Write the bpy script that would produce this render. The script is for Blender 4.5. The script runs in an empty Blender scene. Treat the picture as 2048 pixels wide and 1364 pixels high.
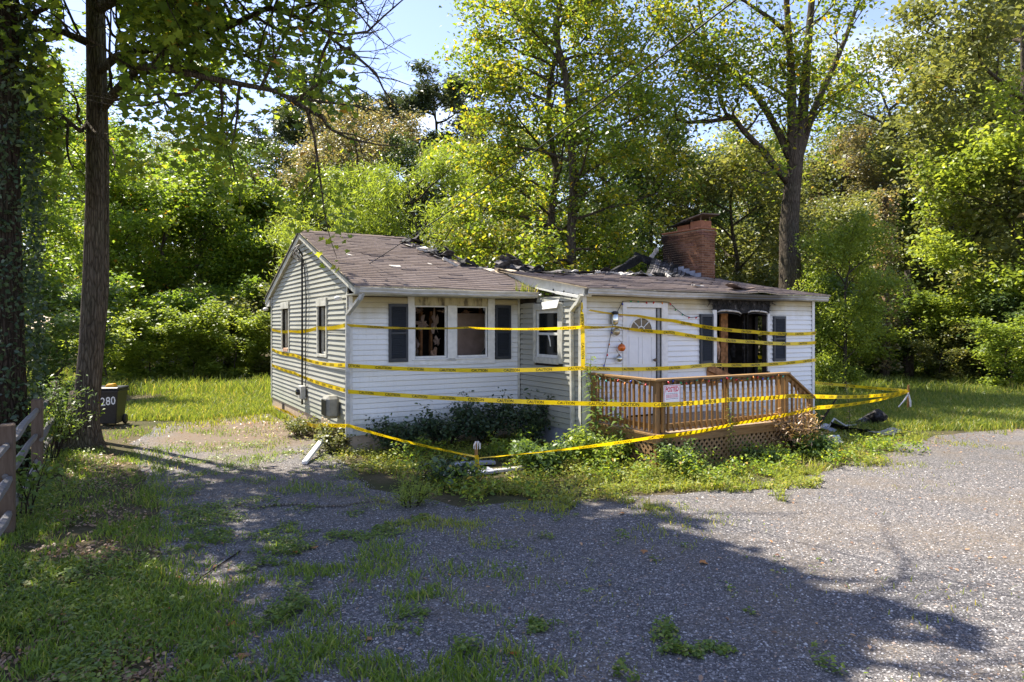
import bpy, math, random
import numpy as np
from mathutils import Vector, Matrix
# ---------------------------------------------------------------- camera, sky, sun, exposure
S = bpy.context.scene
COL = S.collection
R_ = math.radians
cam_d = bpy.data.cameras.new('camera'); cam = bpy.data.objects.new('camera', cam_d); COL.objects.link(cam)
cam.location = (0, 0, 2.4); cam.rotation_euler = (R_(90), 0, 0)
cam_d.sensor_width = 36; cam_d.lens = 24.0; cam_d.shift_y = -32 / 2048; cam_d.clip_end = 2000; cam_d.clip_start = .05
S.camera = cam
SUN_AZ = R_(144.0); SUN_EL = R_(58.0)          # azimuth counter-clockwise from +X (behind the house, to the left)
SD = Vector((math.cos(SUN_AZ) * math.cos(SUN_EL), math.sin(SUN_AZ) * math.cos(SUN_EL), math.sin(SUN_EL)))
W = bpy.data.worlds.new('World'); S.world = W; W.use_nodes = True
nt = W.node_tree; nt.nodes.clear()
def _n(t, **k):
    n = nt.nodes.new(t)
    for a, b in k.items(): setattr(n, a, b)
    return n
sky = _n('ShaderNodeTexSky', sky_type='NISHITA', sun_disc=False, sun_elevation=SUN_EL, sun_rotation=math.atan2(SD.x, SD.y), air_density=1.0, dust_density=.35, ozone_density=1.0)
tc = _n('ShaderNodeTexCoord'); mp = _n('ShaderNodeMapping'); mp.inputs['Scale'].default_value = (1.0, 1.0, 3.2)
cn = _n('ShaderNodeTexNoise'); cn.inputs['Scale'].default_value = 3.1; cn.inputs['Detail'].default_value = 9; cn.inputs['Roughness'].default_value = .6
cr = _n('ShaderNodeValToRGB'); cr.color_ramp.elements[0].position = .55; cr.color_ramp.elements[1].position = .86
mx = _n('ShaderNodeMix', data_type='RGBA'); mx.inputs['B'].default_value = (7.0, 7.2, 7.6, 1)
bg = _n('ShaderNodeBackground'); bg.inputs['Strength'].default_value = .122
wo = _n('ShaderNodeOutputWorld')
L = nt.links.new
L(tc.outputs['Generated'], mp.inputs['Vector']); L(mp.outputs[0], cn.inputs['Vector']); L(cn.outputs['Fac'], cr.inputs['Fac'])
L(cr.outputs['Color'], mx.inputs['Factor']); tn = _n('ShaderNodeMix', data_type='RGBA', blend_type='MULTIPLY'); tn.inputs['Factor'].default_value = 1; tn.inputs['B'].default_value = (1.0, .88, .95, 1)
L(sky.outputs[0], tn.inputs['A']); L(tn.outputs['Result'], mx.inputs['A']); L(mx.outputs['Result'], bg.inputs['Color']); L(bg.outputs[0], wo.inputs['Surface'])
sd = bpy.data.lights.new('sun', 'SUN'); sd.energy = 5.0; sd.angle = R_(.53); sd.color = (1.0, .93, .80)
so = bpy.data.objects.new('sun', sd); COL.objects.link(so); so.rotation_euler = SD.to_track_quat('Z', 'Y').to_euler(); so.location = SD * 60
S.view_settings.view_transform = 'Standard'; S.view_settings.look = 'None'; S.view_settings.exposure = 1.4; S.view_settings.gamma = 1.0
S.view_settings.use_curve_mapping = False
S.render.engine = 'CYCLES'
cy = S.cycles
cy.max_bounces = 7; cy.diffuse_bounces = 4; cy.glossy_bounces = 3; cy.transmission_bounces = 4; cy.transparent_max_bounces = 8
cy.caustics_reflective = False; cy.caustics_refractive = False; cy.sample_clamp_indirect = 6
cy.use_denoising = True
try: cy.denoiser = 'OPENIMAGEDENOISE'; cy.denoising_input_passes = 'RGB_ALBEDO_NORMAL'
except Exception: pass

# ---------------------------------------------------------------- frames
F = 1365.0; HC = 2.4; YH = 650.0
def at(px, py, d): return Vector(((px - 1024) / F * d, d, HC - (py - YH) / F * d))
def gd(px, py): k = HC * F / (py - YH); return Vector(((px - 1024) / F * k, k, 0))
NX, NY, TH = -3.08, 12.9, R_(30)
CT, ST = math.cos(TH), math.sin(TH)
def hw(u, v, z): return Vector((NX + CT * u - ST * v, NY + ST * u + CT * v, z))     # house frame -> world
def wh(p): dx, dy = p[0] - NX, p[1] - NY; return Vector((CT * dx + ST * dy, -ST * dx + CT * dy, p[2] if len(p) > 2 else 0))

# ---------------------------------------------------------------- object helpers
def tag(o, label=None, cat=None, group=None, kind=None):
    if label: o['label'] = label
    if cat: o['category'] = cat
    if group: o['group'] = group
    if kind: o['kind'] = kind
    return o
def empty(name, loc=(0, 0, 0), rz=0.0, **k):
    o = bpy.data.objects.new(name, None); COL.objects.link(o); o.location = loc; o.rotation_euler = (0, 0, rz); o.empty_display_size = .1
    return tag(o, **k)
def hempty(name, **k): return empty(name, (NX, NY, 0), TH, **k)
def link(o, parent=None):
    COL.objects.link(o)
    if parent: o.parent = parent
    return o
class MB:
    def __init__(s): s.v = []; s.f = []
    def add(s, vs, fs):
        b = len(s.v); s.v += [tuple(x) for x in vs]; s.f += [tuple(b + i for i in f) for f in fs]; return s
    def box(s, x0, x1, y0, y1, z0, z1):
        return s.add([(x0,y0,z0),(x1,y0,z0),(x1,y1,z0),(x0,y1,z0),(x0,y0,z1),(x1,y0,z1),(x1,y1,z1),(x0,y1,z1)],
                     [(0,3,2,1),(4,5,6,7),(0,1,5,4),(1,2,6,5),(2,3,7,6),(3,0,4,7)])
    def bar(s, a, b, w, h, up=(0, 0, 1)):
        a = Vector(a); b = Vector(b); d = (b - a).normalized(); u = Vector(up)
        x = d.cross(u)
        if x.length < 1e-4: x = d.cross(Vector((1, 0, 0)))
        x.normalize(); y = x.cross(d); x *= w / 2; y *= h / 2
        return s.add([a-x-y, a+x-y, a+x+y, a-x+y, b-x-y, b+x-y, b+x+y, b-x+y], [(3,2,1,0),(4,5,6,7),(0,1,5,4),(1,2,6,5),(2,3,7,6),(3,0,4,7)])
    def tube(s, pts, rad, n=6, cap=True):
        pts = [Vector(p) for p in pts]; m = len(pts); b = len(s.v)
        if not hasattr(rad, '__len__'): rad = [rad] * m
        x = None
        for i, p in enumerate(pts):
            d = (pts[min(i+1, m-1)] - pts[max(i-1, 0)]).normalized()
            if x is None: x = d.cross(Vector((.31, .95, .05))); 
            x = x - d * x.dot(d)
            if x.length < 1e-5: x = d.orthogonal()
            x.normalize(); y = d.cross(x)
            for k in range(n):
                a = 2 * math.pi * k / n; s.v.append(tuple(p + (x * math.cos(a) + y * math.sin(a)) * rad[i]))
        for i in range(m - 1):
            for k in range(n):
                k2 = (k + 1) % n; s.f.append((b + i*n + k, b + i*n + k2, b + (i+1)*n + k2, b + (i+1)*n + k))
        if cap: s.f.append(tuple(b + k for k in range(n))[::-1]); s.f.append(tuple(b + (m-1)*n + k for k in range(n)))
        return s
    def lathe(s, prof, n=16, c=(0, 0, 0), sx=1, sy=1):
        b = len(s.v); m = len(prof)
        for r, z in prof:
            for k in range(n):
                a = 2 * math.pi * k / n; s.v.append((c[0] + r * math.cos(a) * sx, c[1] + r * math.sin(a) * sy, c[2] + z))
        for i in range(m - 1):
            for k in range(n):
                k2 = (k + 1) % n; s.f.append((b + i*n + k, b + i*n + k2, b + (i+1)*n + k2, b + (i+1)*n + k))
        s.f.append(tuple(b + k for k in range(n))[::-1]); s.f.append(tuple(b + (m-1)*n + k for k in range(n)))
        return s
    def build(s, name, m, parent=None, smooth=False, bev=0):
        me = bpy.data.meshes.new(name); me.from_pydata(s.v, [], s.f); me.update()
        if isinstance(m, str): m = M[m]
        me.materials.append(m)
        if smooth: me.polygons.foreach_set('use_smooth', [True] * len(me.polygons))
        o = bpy.data.objects.new(name, me); link(o, parent)
        if bev:
            bm = o.modifiers.new('bevel', 'BEVEL'); bm.width = bev; bm.segments = 1; bm.limit_method = 'ANGLE'; bm.angle_limit = R_(40)
        return o
def box(name, m, parent, x0, x1, y0, y1, z0, z1, bev=0): return MB().box(x0, x1, y0, y1, z0, z1).build(name, m, parent, bev=bev)
def bar(name, m, parent, a, b, w, h, up=(0, 0, 1), bev=0): return MB().bar(a, b, w, h, up).build(name, m, parent, bev=bev)
def np_mesh(name, V, size, FV, attr=None, mat=None):
    """V (n,3); FV flat loop vertex indices, every polygon having `size` corners"""
    me = bpy.data.meshes.new(name); V = np.asarray(V, np.float32); FV = np.asarray(FV, np.int32).ravel()
    nf = len(FV) // size
    me.vertices.add(len(V)); me.vertices.foreach_set('co', V.ravel())
    me.loops.add(len(FV)); me.loops.foreach_set('vertex_index', FV)
    me.polygons.add(nf); me.polygons.foreach_set('loop_start', np.arange(nf, dtype=np.int32) * size)
    me.update(calc_edges=True)
    if attr is not None:
        a = me.attributes.new('rnd', 'FLOAT', 'FACE'); a.data.foreach_set('value', np.asarray(attr, np.float32))
    if mat: me.materials.append(mat)
    return me
def obj(name, me, parent=None, loc=(0, 0, 0), rz=0.0, sc=None, mat=None):
    o = bpy.data.objects.new(name, me); link(o, parent); o.location = loc; o.rotation_euler = (0, 0, rz)
    if sc is not None: o.scale = (sc, sc, sc) if not hasattr(sc, '__len__') else sc
    if mat is not None: o.material_slots[0].link = 'OBJECT'; o.material_slots[0].material = mat
    return o
def text_mesh(body, size=1.0, bold=.0):
    cu = bpy.data.curves.new('txt', 'FONT'); cu.body = body; cu.size = size; cu.offset = bold; cu.resolution_u = 2; cu.fill_mode = 'FRONT'
    o = bpy.data.objects.new('txt', cu); COL.objects.link(o)
    me = bpy.data.meshes.new_from_object(o.evaluated_get(bpy.context.evaluated_depsgraph_get()))
    vs = [tuple(v.co) for v in me.vertices]; fs = [tuple(p.vertices) for p in me.polygons]
    bpy.data.objects.remove(o); bpy.data.curves.remove(cu); bpy.data.meshes.remove(me)
    x0 = min(v[0] for v in vs); y0 = min(v[1] for v in vs); x1 = max(v[0] for v in vs); y1 = max(v[1] for v in vs)
    return [(v[0] - x0, v[1] - y0) for v in vs], fs, x1 - x0, y1 - y0
def vnoise(x, y, seed=0):
    """smooth 2D value noise, 0..1"""
    x = np.asarray(x, float); y = np.asarray(y, float); xi = np.floor(x).astype(int); yi = np.floor(y).astype(int); fx = x - xi; fy = y - yi
    fx = fx*fx*(3-2*fx); fy = fy*fy*(3-2*fy)
    def h(a, b): 
        n = (a * 374761393 + b * 668265263 + seed * 974711) & 0x7fffffff; n = ((n ^ (n >> 13)) * 1274126177) & 0x7fffffff
        return ((n ^ (n >> 16)) & 0xffff) / 65535.0
    return (h(xi,yi)*(1-fx)+h(xi+1,yi)*fx)*(1-fy) + (h(xi,yi+1)*(1-fx)+h(xi+1,yi+1)*fx)*fy
def fbm(x, y, seed=0): return .5*vnoise(x,y,seed)+.3*vnoise(x*2.1,y*2.1,seed+7)+.2*vnoise(x*4.3,y*4.3,seed+13)

# ---------------------------------------------------------------- materials
M = {}
class MT:
    """tiny node builder"""
    def __init__(s, name):
        m = bpy.data.materials.new(name); m.use_nodes = True; s.m = m; s.t = m.node_tree; s.b = s.t.nodes['Principled BSDF']; s.out = s.t.nodes['Material Output']; M[name] = m
        s.co = s.n('ShaderNodeTexCoord')
    def n(s, t, **k):
        x = s.t.nodes.new(t)
        for a, b in k.items(): setattr(x, a, b)
        return x
    def l(s, a, b): s.t.links.new(a, b)
    def noise(s, scale, detail=4, vec=None, rough=.55, dist=0, coord='Object'):
        x = s.n('ShaderNodeTexNoise'); x.inputs['Scale'].default_value = scale; x.inputs['Detail'].default_value = detail; x.inputs['Roughness'].default_value = rough; x.inputs['Distortion'].default_value = dist
        s.l(vec if vec is not None else s.co.outputs[coord], x.inputs['Vector']); return x.outputs['Fac']
    def ramp(s, fac, stops, interp='LINEAR'):
        x = s.n('ShaderNodeValToRGB'); e = x.color_ramp.elements; x.color_ramp.interpolation = interp
        while len(e) < len(stops): e.new(.5)
        for i, (p, c) in enumerate(stops): e[i].position = p; e[i].color = (c, c, c, 1) if not hasattr(c, '__len__') else (*c, 1)
        s.l(fac, x.inputs['Fac']); return x.outputs['Color']
    def mix(s, fac, a, b, mode='MIX'):
        x = s.n('ShaderNodeMix', data_type='RGBA', blend_type=mode)
        for sock, v in (('Factor', fac), ('A', a), ('B', b)):
            if hasattr(v, 'is_output'): s.l(v, x.inputs[sock])
            elif hasattr(v, '__len__'): x.inputs[sock].default_value = (*v, 1)
            else: x.inputs[sock].default_value = v
        return x.outputs['Result']
    def math(s, op, a, b=0.0, c=None, clamp=False):
        x = s.n('ShaderNodeMath', operation=op, use_clamp=clamp)
        for i, v in enumerate((a, b) if c is None else (a, b, c)):
            if hasattr(v, 'is_output'): s.l(v, x.inputs[i])
            else: x.inputs[i].default_value = v
        return x.outputs[0]
    def scale(s, vec, xyz):
        x = s.n('ShaderNodeMapping'); x.inputs['Scale'].default_value = xyz; s.l(vec, x.inputs['Vector']); return x.outputs[0]
    def rnd(s): return s.n('ShaderNodeObjectInfo').outputs['Random']
    def attr(s): x = s.n('ShaderNodeAttribute', attribute_name='rnd'); return x.outputs['Fac']
    def hpos(s, o):
        x = s.n('ShaderNodeTexCoord'); x.object = o; y = s.n('ShaderNodeSeparateXYZ'); s.l(x.outputs['Object'], y.inputs[0]); return x.outputs['Object'], y.outputs
    def base(s, c, rough=.6, spec=.3):
        if hasattr(c, 'is_output'): s.l(c, s.b.inputs['Base Color'])
        else: s.b.inputs['Base Color'].default_value = (*c, 1)
        s.b.inputs['Roughness'].default_value = rough; s.b.inputs['Specular IOR Level'].default_value = spec; return s
    def bump(s, h, strength=.3, dist=.01):
        x = s.n('ShaderNodeBump'); x.inputs['Strength'].default_value = strength; x.inputs['Distance'].default_value = dist
        s.l(h, x.inputs['Height']); s.l(x.outputs[0], s.b.inputs['Normal']); return s
    def leafy(s, col, trans=.42, spec=.25, rough=.5):
        s.base(col, rough, spec); t = s.n('ShaderNodeBsdfTranslucent'); a = s.n('ShaderNodeMixShader'); a.inputs[0].default_value = trans
        bright = s.mix(1.0, col, (1.75, 1.62, .75), 'MULTIPLY'); s.l(bright, t.inputs['Color'])
        s.l(s.b.outputs[0], a.inputs[1]); s.l(t.outputs[0], a.inputs[2]); s.l(a.outputs[0], s.out.inputs['Surface']); return s
def plain(name, c, rough=.6, spec=.3, var=.15, scale=12, metal=0):
    m = MT(name); f = m.noise(scale, 5); d = tuple(x * (1 - var) for x in c); e = tuple(min(1, x * (1 + var)) for x in c)
    m.base(m.ramp(f, [(.3, d), (.7, e)]), rough, spec); m.b.inputs['Metallic'].default_value = metal; m.bump(f, .1, .004); return m
HOUSE = hempty('burned_house', label='burned one-storey white-sided house with caved-in roof and brick chimney', cat='house')
def siding_mat(name, c0, c1, soot):
    m = MT(name); vec, xyz = m.hpos(HOUSE)
    big = m.noise(.9, 5, vec); fine = m.noise(26, 4, m.scale(vec, (1, 1, 3)))
    col = m.ramp(big, [(.3, c0), (.7, c1)])
    col = m.mix(m.math('MULTIPLY', m.rnd(), .10), col, (.50, .52, .50))
    streak = m.noise(5, 6, m.scale(vec, (6, 6, .5)), .7); dirt = m.ramp(streak, [(.55, 0.), (.78, .35)])
    col = m.mix(dirt, col, (.38, .37, .31))
    # yellow smoke stain under the soffit, ragged lower edge
    if soot: st = m.math('ADD', xyz['Z'], m.math('MULTIPLY', m.noise(2.2, 4, m.scale(vec, (1, 1, .4))), .5)); st = m.ramp(m.math('SUBTRACT', st, 2.33), [(.42, 0.), (.74, .85)]); col = m.mix(st, col, (.42, .35, .17))
    if soot:                # black scorch round the burned window
        du = m.math('MULTIPLY', m.math('ABSOLUTE', m.math('SUBTRACT', xyz['X'], 8.02)), 1.0); dz = m.math('MULTIPLY', m.math('ABSOLUTE', m.math('SUBTRACT', xyz['Z'], 2.97)), 1.25)
        d = m.math('ADD', m.math('ADD', du, dz), m.math('MULTIPLY', m.noise(4.5, 6, vec), .5))
        k = m.n('ShaderNodeMapRange'); k.inputs['From Min'].default_value = 1.78; k.inputs['From Max'].default_value = 1.28; m.l(d, k.inputs['Value'])
        col = m.mix(k.outputs[0], col, (.014, .012, .011))
    gz = m.math('ADD', m.math('SUBTRACT', 1.0, xyz['Z']), m.math('MULTIPLY', m.noise(3.5, 6, m.scale(vec, (1, 1, .6)), .7), .8)); col = m.mix(m.ramp(gz, [(.62, 0.), (1.15, .5)]), col, (.27, .29, .20))
    m.base(col, .55, .3); m.bump(fine, .12, .003); return m
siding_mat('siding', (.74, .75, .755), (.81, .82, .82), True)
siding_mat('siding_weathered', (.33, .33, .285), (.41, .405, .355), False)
plain('trim_white', (.68, .68, .66), .5, .35, .12, 9)
plain('trim_dirty', (.52, .51, .45), .6, .3, .25, 7)
plain('utility_grey', (.23, .225, .20), .6, .3, .25, 9)
m = MT('trim_stained'); f = m.noise(1.4, 6, m.scale(m.co.outputs['Object'], (5, 5, 1.2)), .7); m.base(m.ramp(f, [(.38, (.10, .08, .05)), (.5, (.40, .35, .21)), (.7, (.52, .47, .32))]), .6, .3)
m = MT('gutter'); vec, xyz = m.hpos(HOUSE); f = m.noise(5, 6, m.scale(vec, (1, 3, 3)), .65); col = m.ramp(f, [(.3, (.36, .34, .29)), (.7, (.58, .56, .51))]); du = m.math('ADD', m.math('ABSOLUTE', m.math('SUBTRACT', xyz['X'], 8.2)), m.math('MULTIPLY', m.noise(2.2, 5, vec), 1.6))
k = m.n('ShaderNodeMapRange'); k.inputs['From Min'].default_value = 2.6; k.inputs['From Max'].default_value = 1.5; m.l(du, k.inputs['Value']); col = m.mix(m.math('MULTIPLY', k.outputs[0], .9), col, (.04, .035, .03)); m.base(col, .45, .4)
plain('shutter', (.030, .036, .046), .5, .4, .25, 30)
plain('door', (.70, .71, .72), .45, .4, .05, 6)
plain('jamb', (.30, .31, .32), .5, .3, .2, 20)
plain('steel_grey', (.42, .42, .40), .45, .5, .2, 14)
plain('black_plastic', (.013, .014, .018), .42, .4, .3, 20)
plain('cable', (.014, .014, .015), .5, .4)
plain('foundation', (.44, .35, .26), .9, .1, .2, 6)
plain('plywood', (.40, .33, .24), .8, .1, .25, 8)
plain('ash_board', (.50, .47, .43), .85, .1, .35, 16)
plain('stud', (.30, .15, .07), .85, .15, .5, 11)
plain('drywall', (.40, .30, .25), .9, .1, .18, 5)
plain('insulation', (.50, .32, .22), 1, .05, .4, 18)
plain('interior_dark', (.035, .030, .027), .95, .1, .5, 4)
plain('deck_board', (.30, .22, .15), .8, .2, .3, 8)
plain('rust_metal', (.14, .10, .075), .7, .4, .4, 12, .4)
plain('clay', (.30, .13, .075), .85, .15, .2, 18)
plain('white_paint_num', (.72, .74, .78), .6, .2, .2, 40)
plain('yellow_plastic', (.72, .36, .015), .5, .4)
plain('red_print', (.62, .02, .06), .5, .3, .1)
plain('sign_paper', (.78, .76, .80), .5, .3, .05)
plain('grey_print', (.30, .20, .24), .6, .2, .2)
plain('tape_print', (.015, .014, .010), .5, .3, .1)
plain('stake_wood', (.30, .16, .06), .85, .15, .3, 20)
plain('pale_ribbon', (.66, .62, .60), .6, .3, .2, 30)
plain('slate_slab', (.30, .31, .36), .85, .2, .3, 5)
plain('gold_glass', (.42, .36, .24), .18, .6, .3, 6, .6)
plain('orange_glass', (.58, .13, .012), .2, .6, .35, 7, .2)
plain('silver_glass', (.55, .55, .50), .12, .7, .3, 8, .85)
for nm, c in (('bulb_red', (.55, .02, .02)), ('bulb_blue', (.02, .05, .40)), ('bulb_green', (.02, .25, .06)), ('bulb_orange', (.70, .22, .02)), ('bulb_teal', (.05, .38, .32))): plain(nm, c, .25, .6, .1)
m = MT('glass_dark'); m.base((.012, .014, .014), .06, .5)
# charred wood with ash-grey cracking
m = MT('char'); f = m.noise(9, 7, None, .65); v = m.n('ShaderNodeTexVoronoi', feature='DISTANCE_TO_EDGE'); v.inputs['Scale'].default_value = 38; m.l(m.co.outputs['Object'], v.inputs['Vector'])
m.base(m.ramp(f, [(.42, (.008, .008, .009)), (.60, (.035, .033, .034)), (.80, (.30, .29, .29))]), .75, .3); m.bump(v.outputs['Distance'], .8, .02)
# treated deck lumber
def wood(name, a, b, c, sc=(30, 30, 2.2)):
    m = MT(name); f = m.noise(1.6, 6, m.scale(m.co.outputs['Object'], sc), .65, .8); g = m.noise(1.1, 3); col = m.ramp(f, [(.28, a), (.5, b), (.75, c)])
    col = m.mix(m.math('MULTIPLY', m.rnd(), .45), col, a); col = m.mix(m.ramp(g, [(.4, 0.), (.75, .45)]), col, (.15, .125, .10)); m.base(col, .78, .2); m.bump(f, .3, .004)
wood('lumber', (.14, .068, .020), (.27, .138, .042), (.38, .23, .085))
wood('lumber_h', (.16, .085, .030), (.29, .165, .062), (.42, .28, .135), (2.2, 30, 30))
wood('lattice', (.22, .125, .052), (.33, .20, .088), (.41, .27, .135), (14, 14, 14))
wood('fence_post', (.075, .050, .034), (.13, .090, .064), (.19, .14, .105))
wood('fence_rail', (.10, .095, .095), (.19, .182, .18), (.28, .272, .27), (3, 24, 24))
# roof shingles, brick
m = MT('shingle'); a = m.attr(); vec, xyz = m.hpos(HOUSE); big = m.noise(.8, 5, vec); g = m.noise(160, 2, vec)
col = m.ramp(a, [(0, (.135, .102, .088)), (.5, (.188, .146, .126)), (.85, (.24, .192, .170)), (1, (.30, .25, .225))]); col = m.mix(m.ramp(big, [(.45, 0.), (.75, .5)]), col, (.26, .215, .20))
col = m.mix(m.ramp(m.noise(2.4, 6, vec, .7), [(.62, 0.), (.78, .3)]), col, (.08, .062, .056)); col = m.mix(.35, col, m.ramp(g, [(.3, (.5, .5, .5)), (.7, (1, 1, 1))]), 'MULTIPLY'); m.base(col, .92, .12); m.bump(g, .5, .004)
m = MT('shingle_burnt'); a = m.attr(); vec, xyz = m.hpos(HOUSE); f = m.noise(6, 6, vec, .7)
m.base(m.ramp(f, [(.34, (.014, .014, .016)), (.50, (.085, .078, .078)), (.66, (.27, .25, .245))]), .85, .2); m.bump(f, .5, .01)
m = MT('brick'); vec, xyz = m.hpos(HOUSE); f = m.noise(30, 4, vec); r = m.rnd()
col = m.ramp(r, [(0, (.12, .055, .034)), (.4, (.195, .090, .050)), (.75, (.26, .130, .075)), (1, (.20, .10, .075))]); col = m.mix(.4, col, m.ramp(f, [(.3, (.55, .55, .55)), (.7, (1.2, 1.2, 1.2))]), 'MULTIPLY')
d = m.math('ADD', m.math('MULTIPLY', m.math('SUBTRACT', 2.75, xyz['Y']), .9), m.math('MULTIPLY', m.math('SUBTRACT', xyz['Z'], 4.25), .55)); d = m.math('ADD', d, m.math('MULTIPLY', m.noise(2.6, 5, vec), .75))
k = m.n('ShaderNodeMapRange'); k.inputs['From Min'].default_value = 1.45; k.inputs['From Max'].default_value = .95; m.l(d, k.inputs['Value']); side = m.math('LESS_THAN', xyz['X'], 10.44)
col = m.mix(m.math('MULTIPLY', m.math('MULTIPLY', k.outputs[0], side), .92), col, (.012, .010, .010)); m.base(col, .9, .15); m.bump(f, .5, .004)
plain('mortar', (.34, .27, .22), .95, .1, .25, 20)
# barrier tape: thin yellow film that lets some light through
m = MT('tape'); f = m.noise(8, 3); col = m.ramp(f, [(.3, (.70, .50, .006)), (.7, (.80, .61, .012))]); m.leafy(col, .28, .5, .35)
# bark
def bark(name, a, b, sc=(9, 9, 1.6)):
    m = MT(name); f = m.noise(1.4, 7, m.scale(m.co.outputs['Object'], sc), .7, 1.2); g = m.noise(.8, 4); col = m.ramp(f, [(.3, a), (.68, b)]); col = m.mix(m.ramp(g, [(.5, 0.), (.7, .4)]), col, (.09, .10, .055)); v = m.n('ShaderNodeTexVoronoi', feature='DISTANCE_TO_EDGE'); v.inputs['Scale'].default_value = 1.5; m.l(m.scale(m.co.outputs['Object'], (14, 14, 2.2)), v.inputs['Vector']); h = m.math('ADD', m.math('MULTIPLY', m.math('MINIMUM', v.outputs['Distance'], .25), 2.2), m.math('MULTIPLY', f, .6)); col = m.mix(.75, col, m.ramp(v.outputs['Distance'], [(0, (.38, .36, .34)), (.16, (1.25, 1.25, 1.25))]), 'MULTIPLY'); m.base(col, .95, .1); m.bump(h, 1.0, .05)
bark('bark', (.045, .036, .028), (.155, .128, .10)); bark('bark_dark', (.022, .017, .013), (.075, .058, .045)); bark('bark_pale', (.13, .115, .095), (.30, .27, .23))
# foliage
def leafmat(name, stops, trans=.42, spec=.45, rough=.42):
    m = MT(name); a = m.attr(); r = m.rnd(); col = m.ramp(a, [(q, tuple(min(.6, x * 1.75 + g) for x, g in zip(c, (.012, .012, .014)))) for q, c in stops]); col = m.mix(m.math('MULTIPLY', r, .3), col, m.mix(1.0, col, (.72, .85, .8), 'MULTIPLY')); m.leafy(col, trans, spec, rough)
leafmat('leaf_maple', [(0, (.048, .085, .012)), (.5, (.095, .145, .016)), (.85, (.155, .195, .020)), (.97, (.19, .205, .022)), (1, (.28, .15, .02))], .52)
leafmat('leaf_green', [(0, (.035, .062, .014)), (.5, (.060, .098, .020)), (1, (.105, .145, .026))])
leafmat('leaf_olive', [(0, (.055, .068, .024)), (.5, (.092, .105, .034)), (.95, (.145, .145, .045)), (1, (.19, .14, .05))])
leafmat('leaf_brown', [(0, (.07, .070, .035)), (.4, (.115, .108, .055)), (.75, (.16, .135, .075)), (1, (.21, .13, .08))], .35)
leafmat('leaf_yellow', [(0, (.055, .090, .012)), (.45, (.095, .135, .014)), (.8, (.195, .185, .016)), (.96, (.28, .22, .016)), (1, (.30, .17, .02))], .52)
leafmat('leaf_lime', [(0, (.075, .11, .018)), (.5, (.125, .165, .024)), (1, (.19, .22, .035))], .48)
leafmat('leaf_dark', [(0, (.020, .040, .012)), (.6, (.040, .066, .018)), (1, (.075, .10, .026))], .3)
leafmat('leaf_pine', [(0, (.022, .038, .018)), (.6, (.042, .062, .028)), (1, (.085, .098, .045))], .2)
leafmat('leaf_shrub', [(0, (.014, .030, .013)), (.6, (.026, .048, .019)), (1, (.06, .085, .034))], .25, .45, .38)
leafmat('leaf_dry', [(0, (.16, .09, .045)), (.5, (.26, .16, .08)), (1, (.36, .25, .14))], .3)
leafmat('leaf_litter', [(0, (.10, .050, .028)), (.5, (.17, .10, .060)), (.9, (.25, .165, .105)), (1, (.38, .15, .04))], .2)
leafmat('grass_meadow', [(0, (.055, .085, .014)), (.5, (.10, .135, .020)), (.85, (.155, .175, .028)), (1, (.27, .22, .08))], .45)
leafmat('grass_yellow', [(0, (.07, .095, .014)), (.4, (.125, .15, .018)), (.85, (.165, .185, .022)), (.97, (.23, .20, .05)), (1, (.28, .19, .07))], .45)
leafmat('grass_green', [(0, (.045, .078, .012)), (.5, (.085, .130, .017)), (.9, (.135, .175, .022)), (1, (.24, .21, .08))], .48)
# ground: soil / thin grass / leaf mould
m = MT('soil'); w = m.co.outputs['Object']; f = m.noise(.45, 7, w, .65); g = m.noise(14, 5, w, .7); col = m.ramp(f, [(.35, (.050, .056, .022)), (.50, (.085, .072, .040)), (.66, (.13, .100, .066))])
col = m.mix(.5, col, m.ramp(g, [(.3, (.45, .45, .45)), (.7, (1.35, 1.35, 1.35))]), 'MULTIPLY'); m.base(col, .95, .1); m.bump(g, .7, .03)
m = MT('gravel'); w = m.co.outputs['Object']
v = m.n('ShaderNodeTexVoronoi'); v.inputs['Scale'].default_value = 52; m.l(w, v.inputs['Vector']); sx = m.n('ShaderNodeSeparateColor'); m.l(v.outputs['Color'], sx.inputs[0])
v2 = m.n('ShaderNodeTexVoronoi'); v2.inputs['Scale'].default_value = 118; m.l(w, v2.inputs['Vector']); s2 = m.n('ShaderNodeSeparateColor'); m.l(v2.outputs['Color'], s2.inputs[0])
st = m.ramp(sx.outputs[0], [(0, (.090, .086, .088)), (.40, (.150, .140, .140)), (.75, (.265, .246, .24)), (.92, (.43, .405, .39)), (1, (.36, .26, .19))]); s3 = m.ramp(s2.outputs[0], [(0, (.09, .088, .092)), (.7, (.20, .19, .19)), (1, (.38, .36, .34))])
col = m.mix(m.math('GREATER_THAN', sx.outputs[1], .55), st, s3); col = m.mix(.8, col, m.ramp(v.outputs['Distance'], [(.0, (1.1, 1.1, 1.1)), (.55, (.42, .42, .42))]), 'MULTIPLY')
bigf = m.noise(.6, 7, w, .68); col = m.mix(m.ramp(bigf, [(.47, 0.), (.68, .62)]), col, m.mix(m.noise(40, 3, w), (.10, .078, .055), (.22, .175, .125))); col = m.mix(.35, col, m.ramp(m.noise(.28, 4, w), [(.3, (.7, .7, .7)), (.7, (1.25, 1.2, 1.17))]), 'MULTIPLY')
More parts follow.
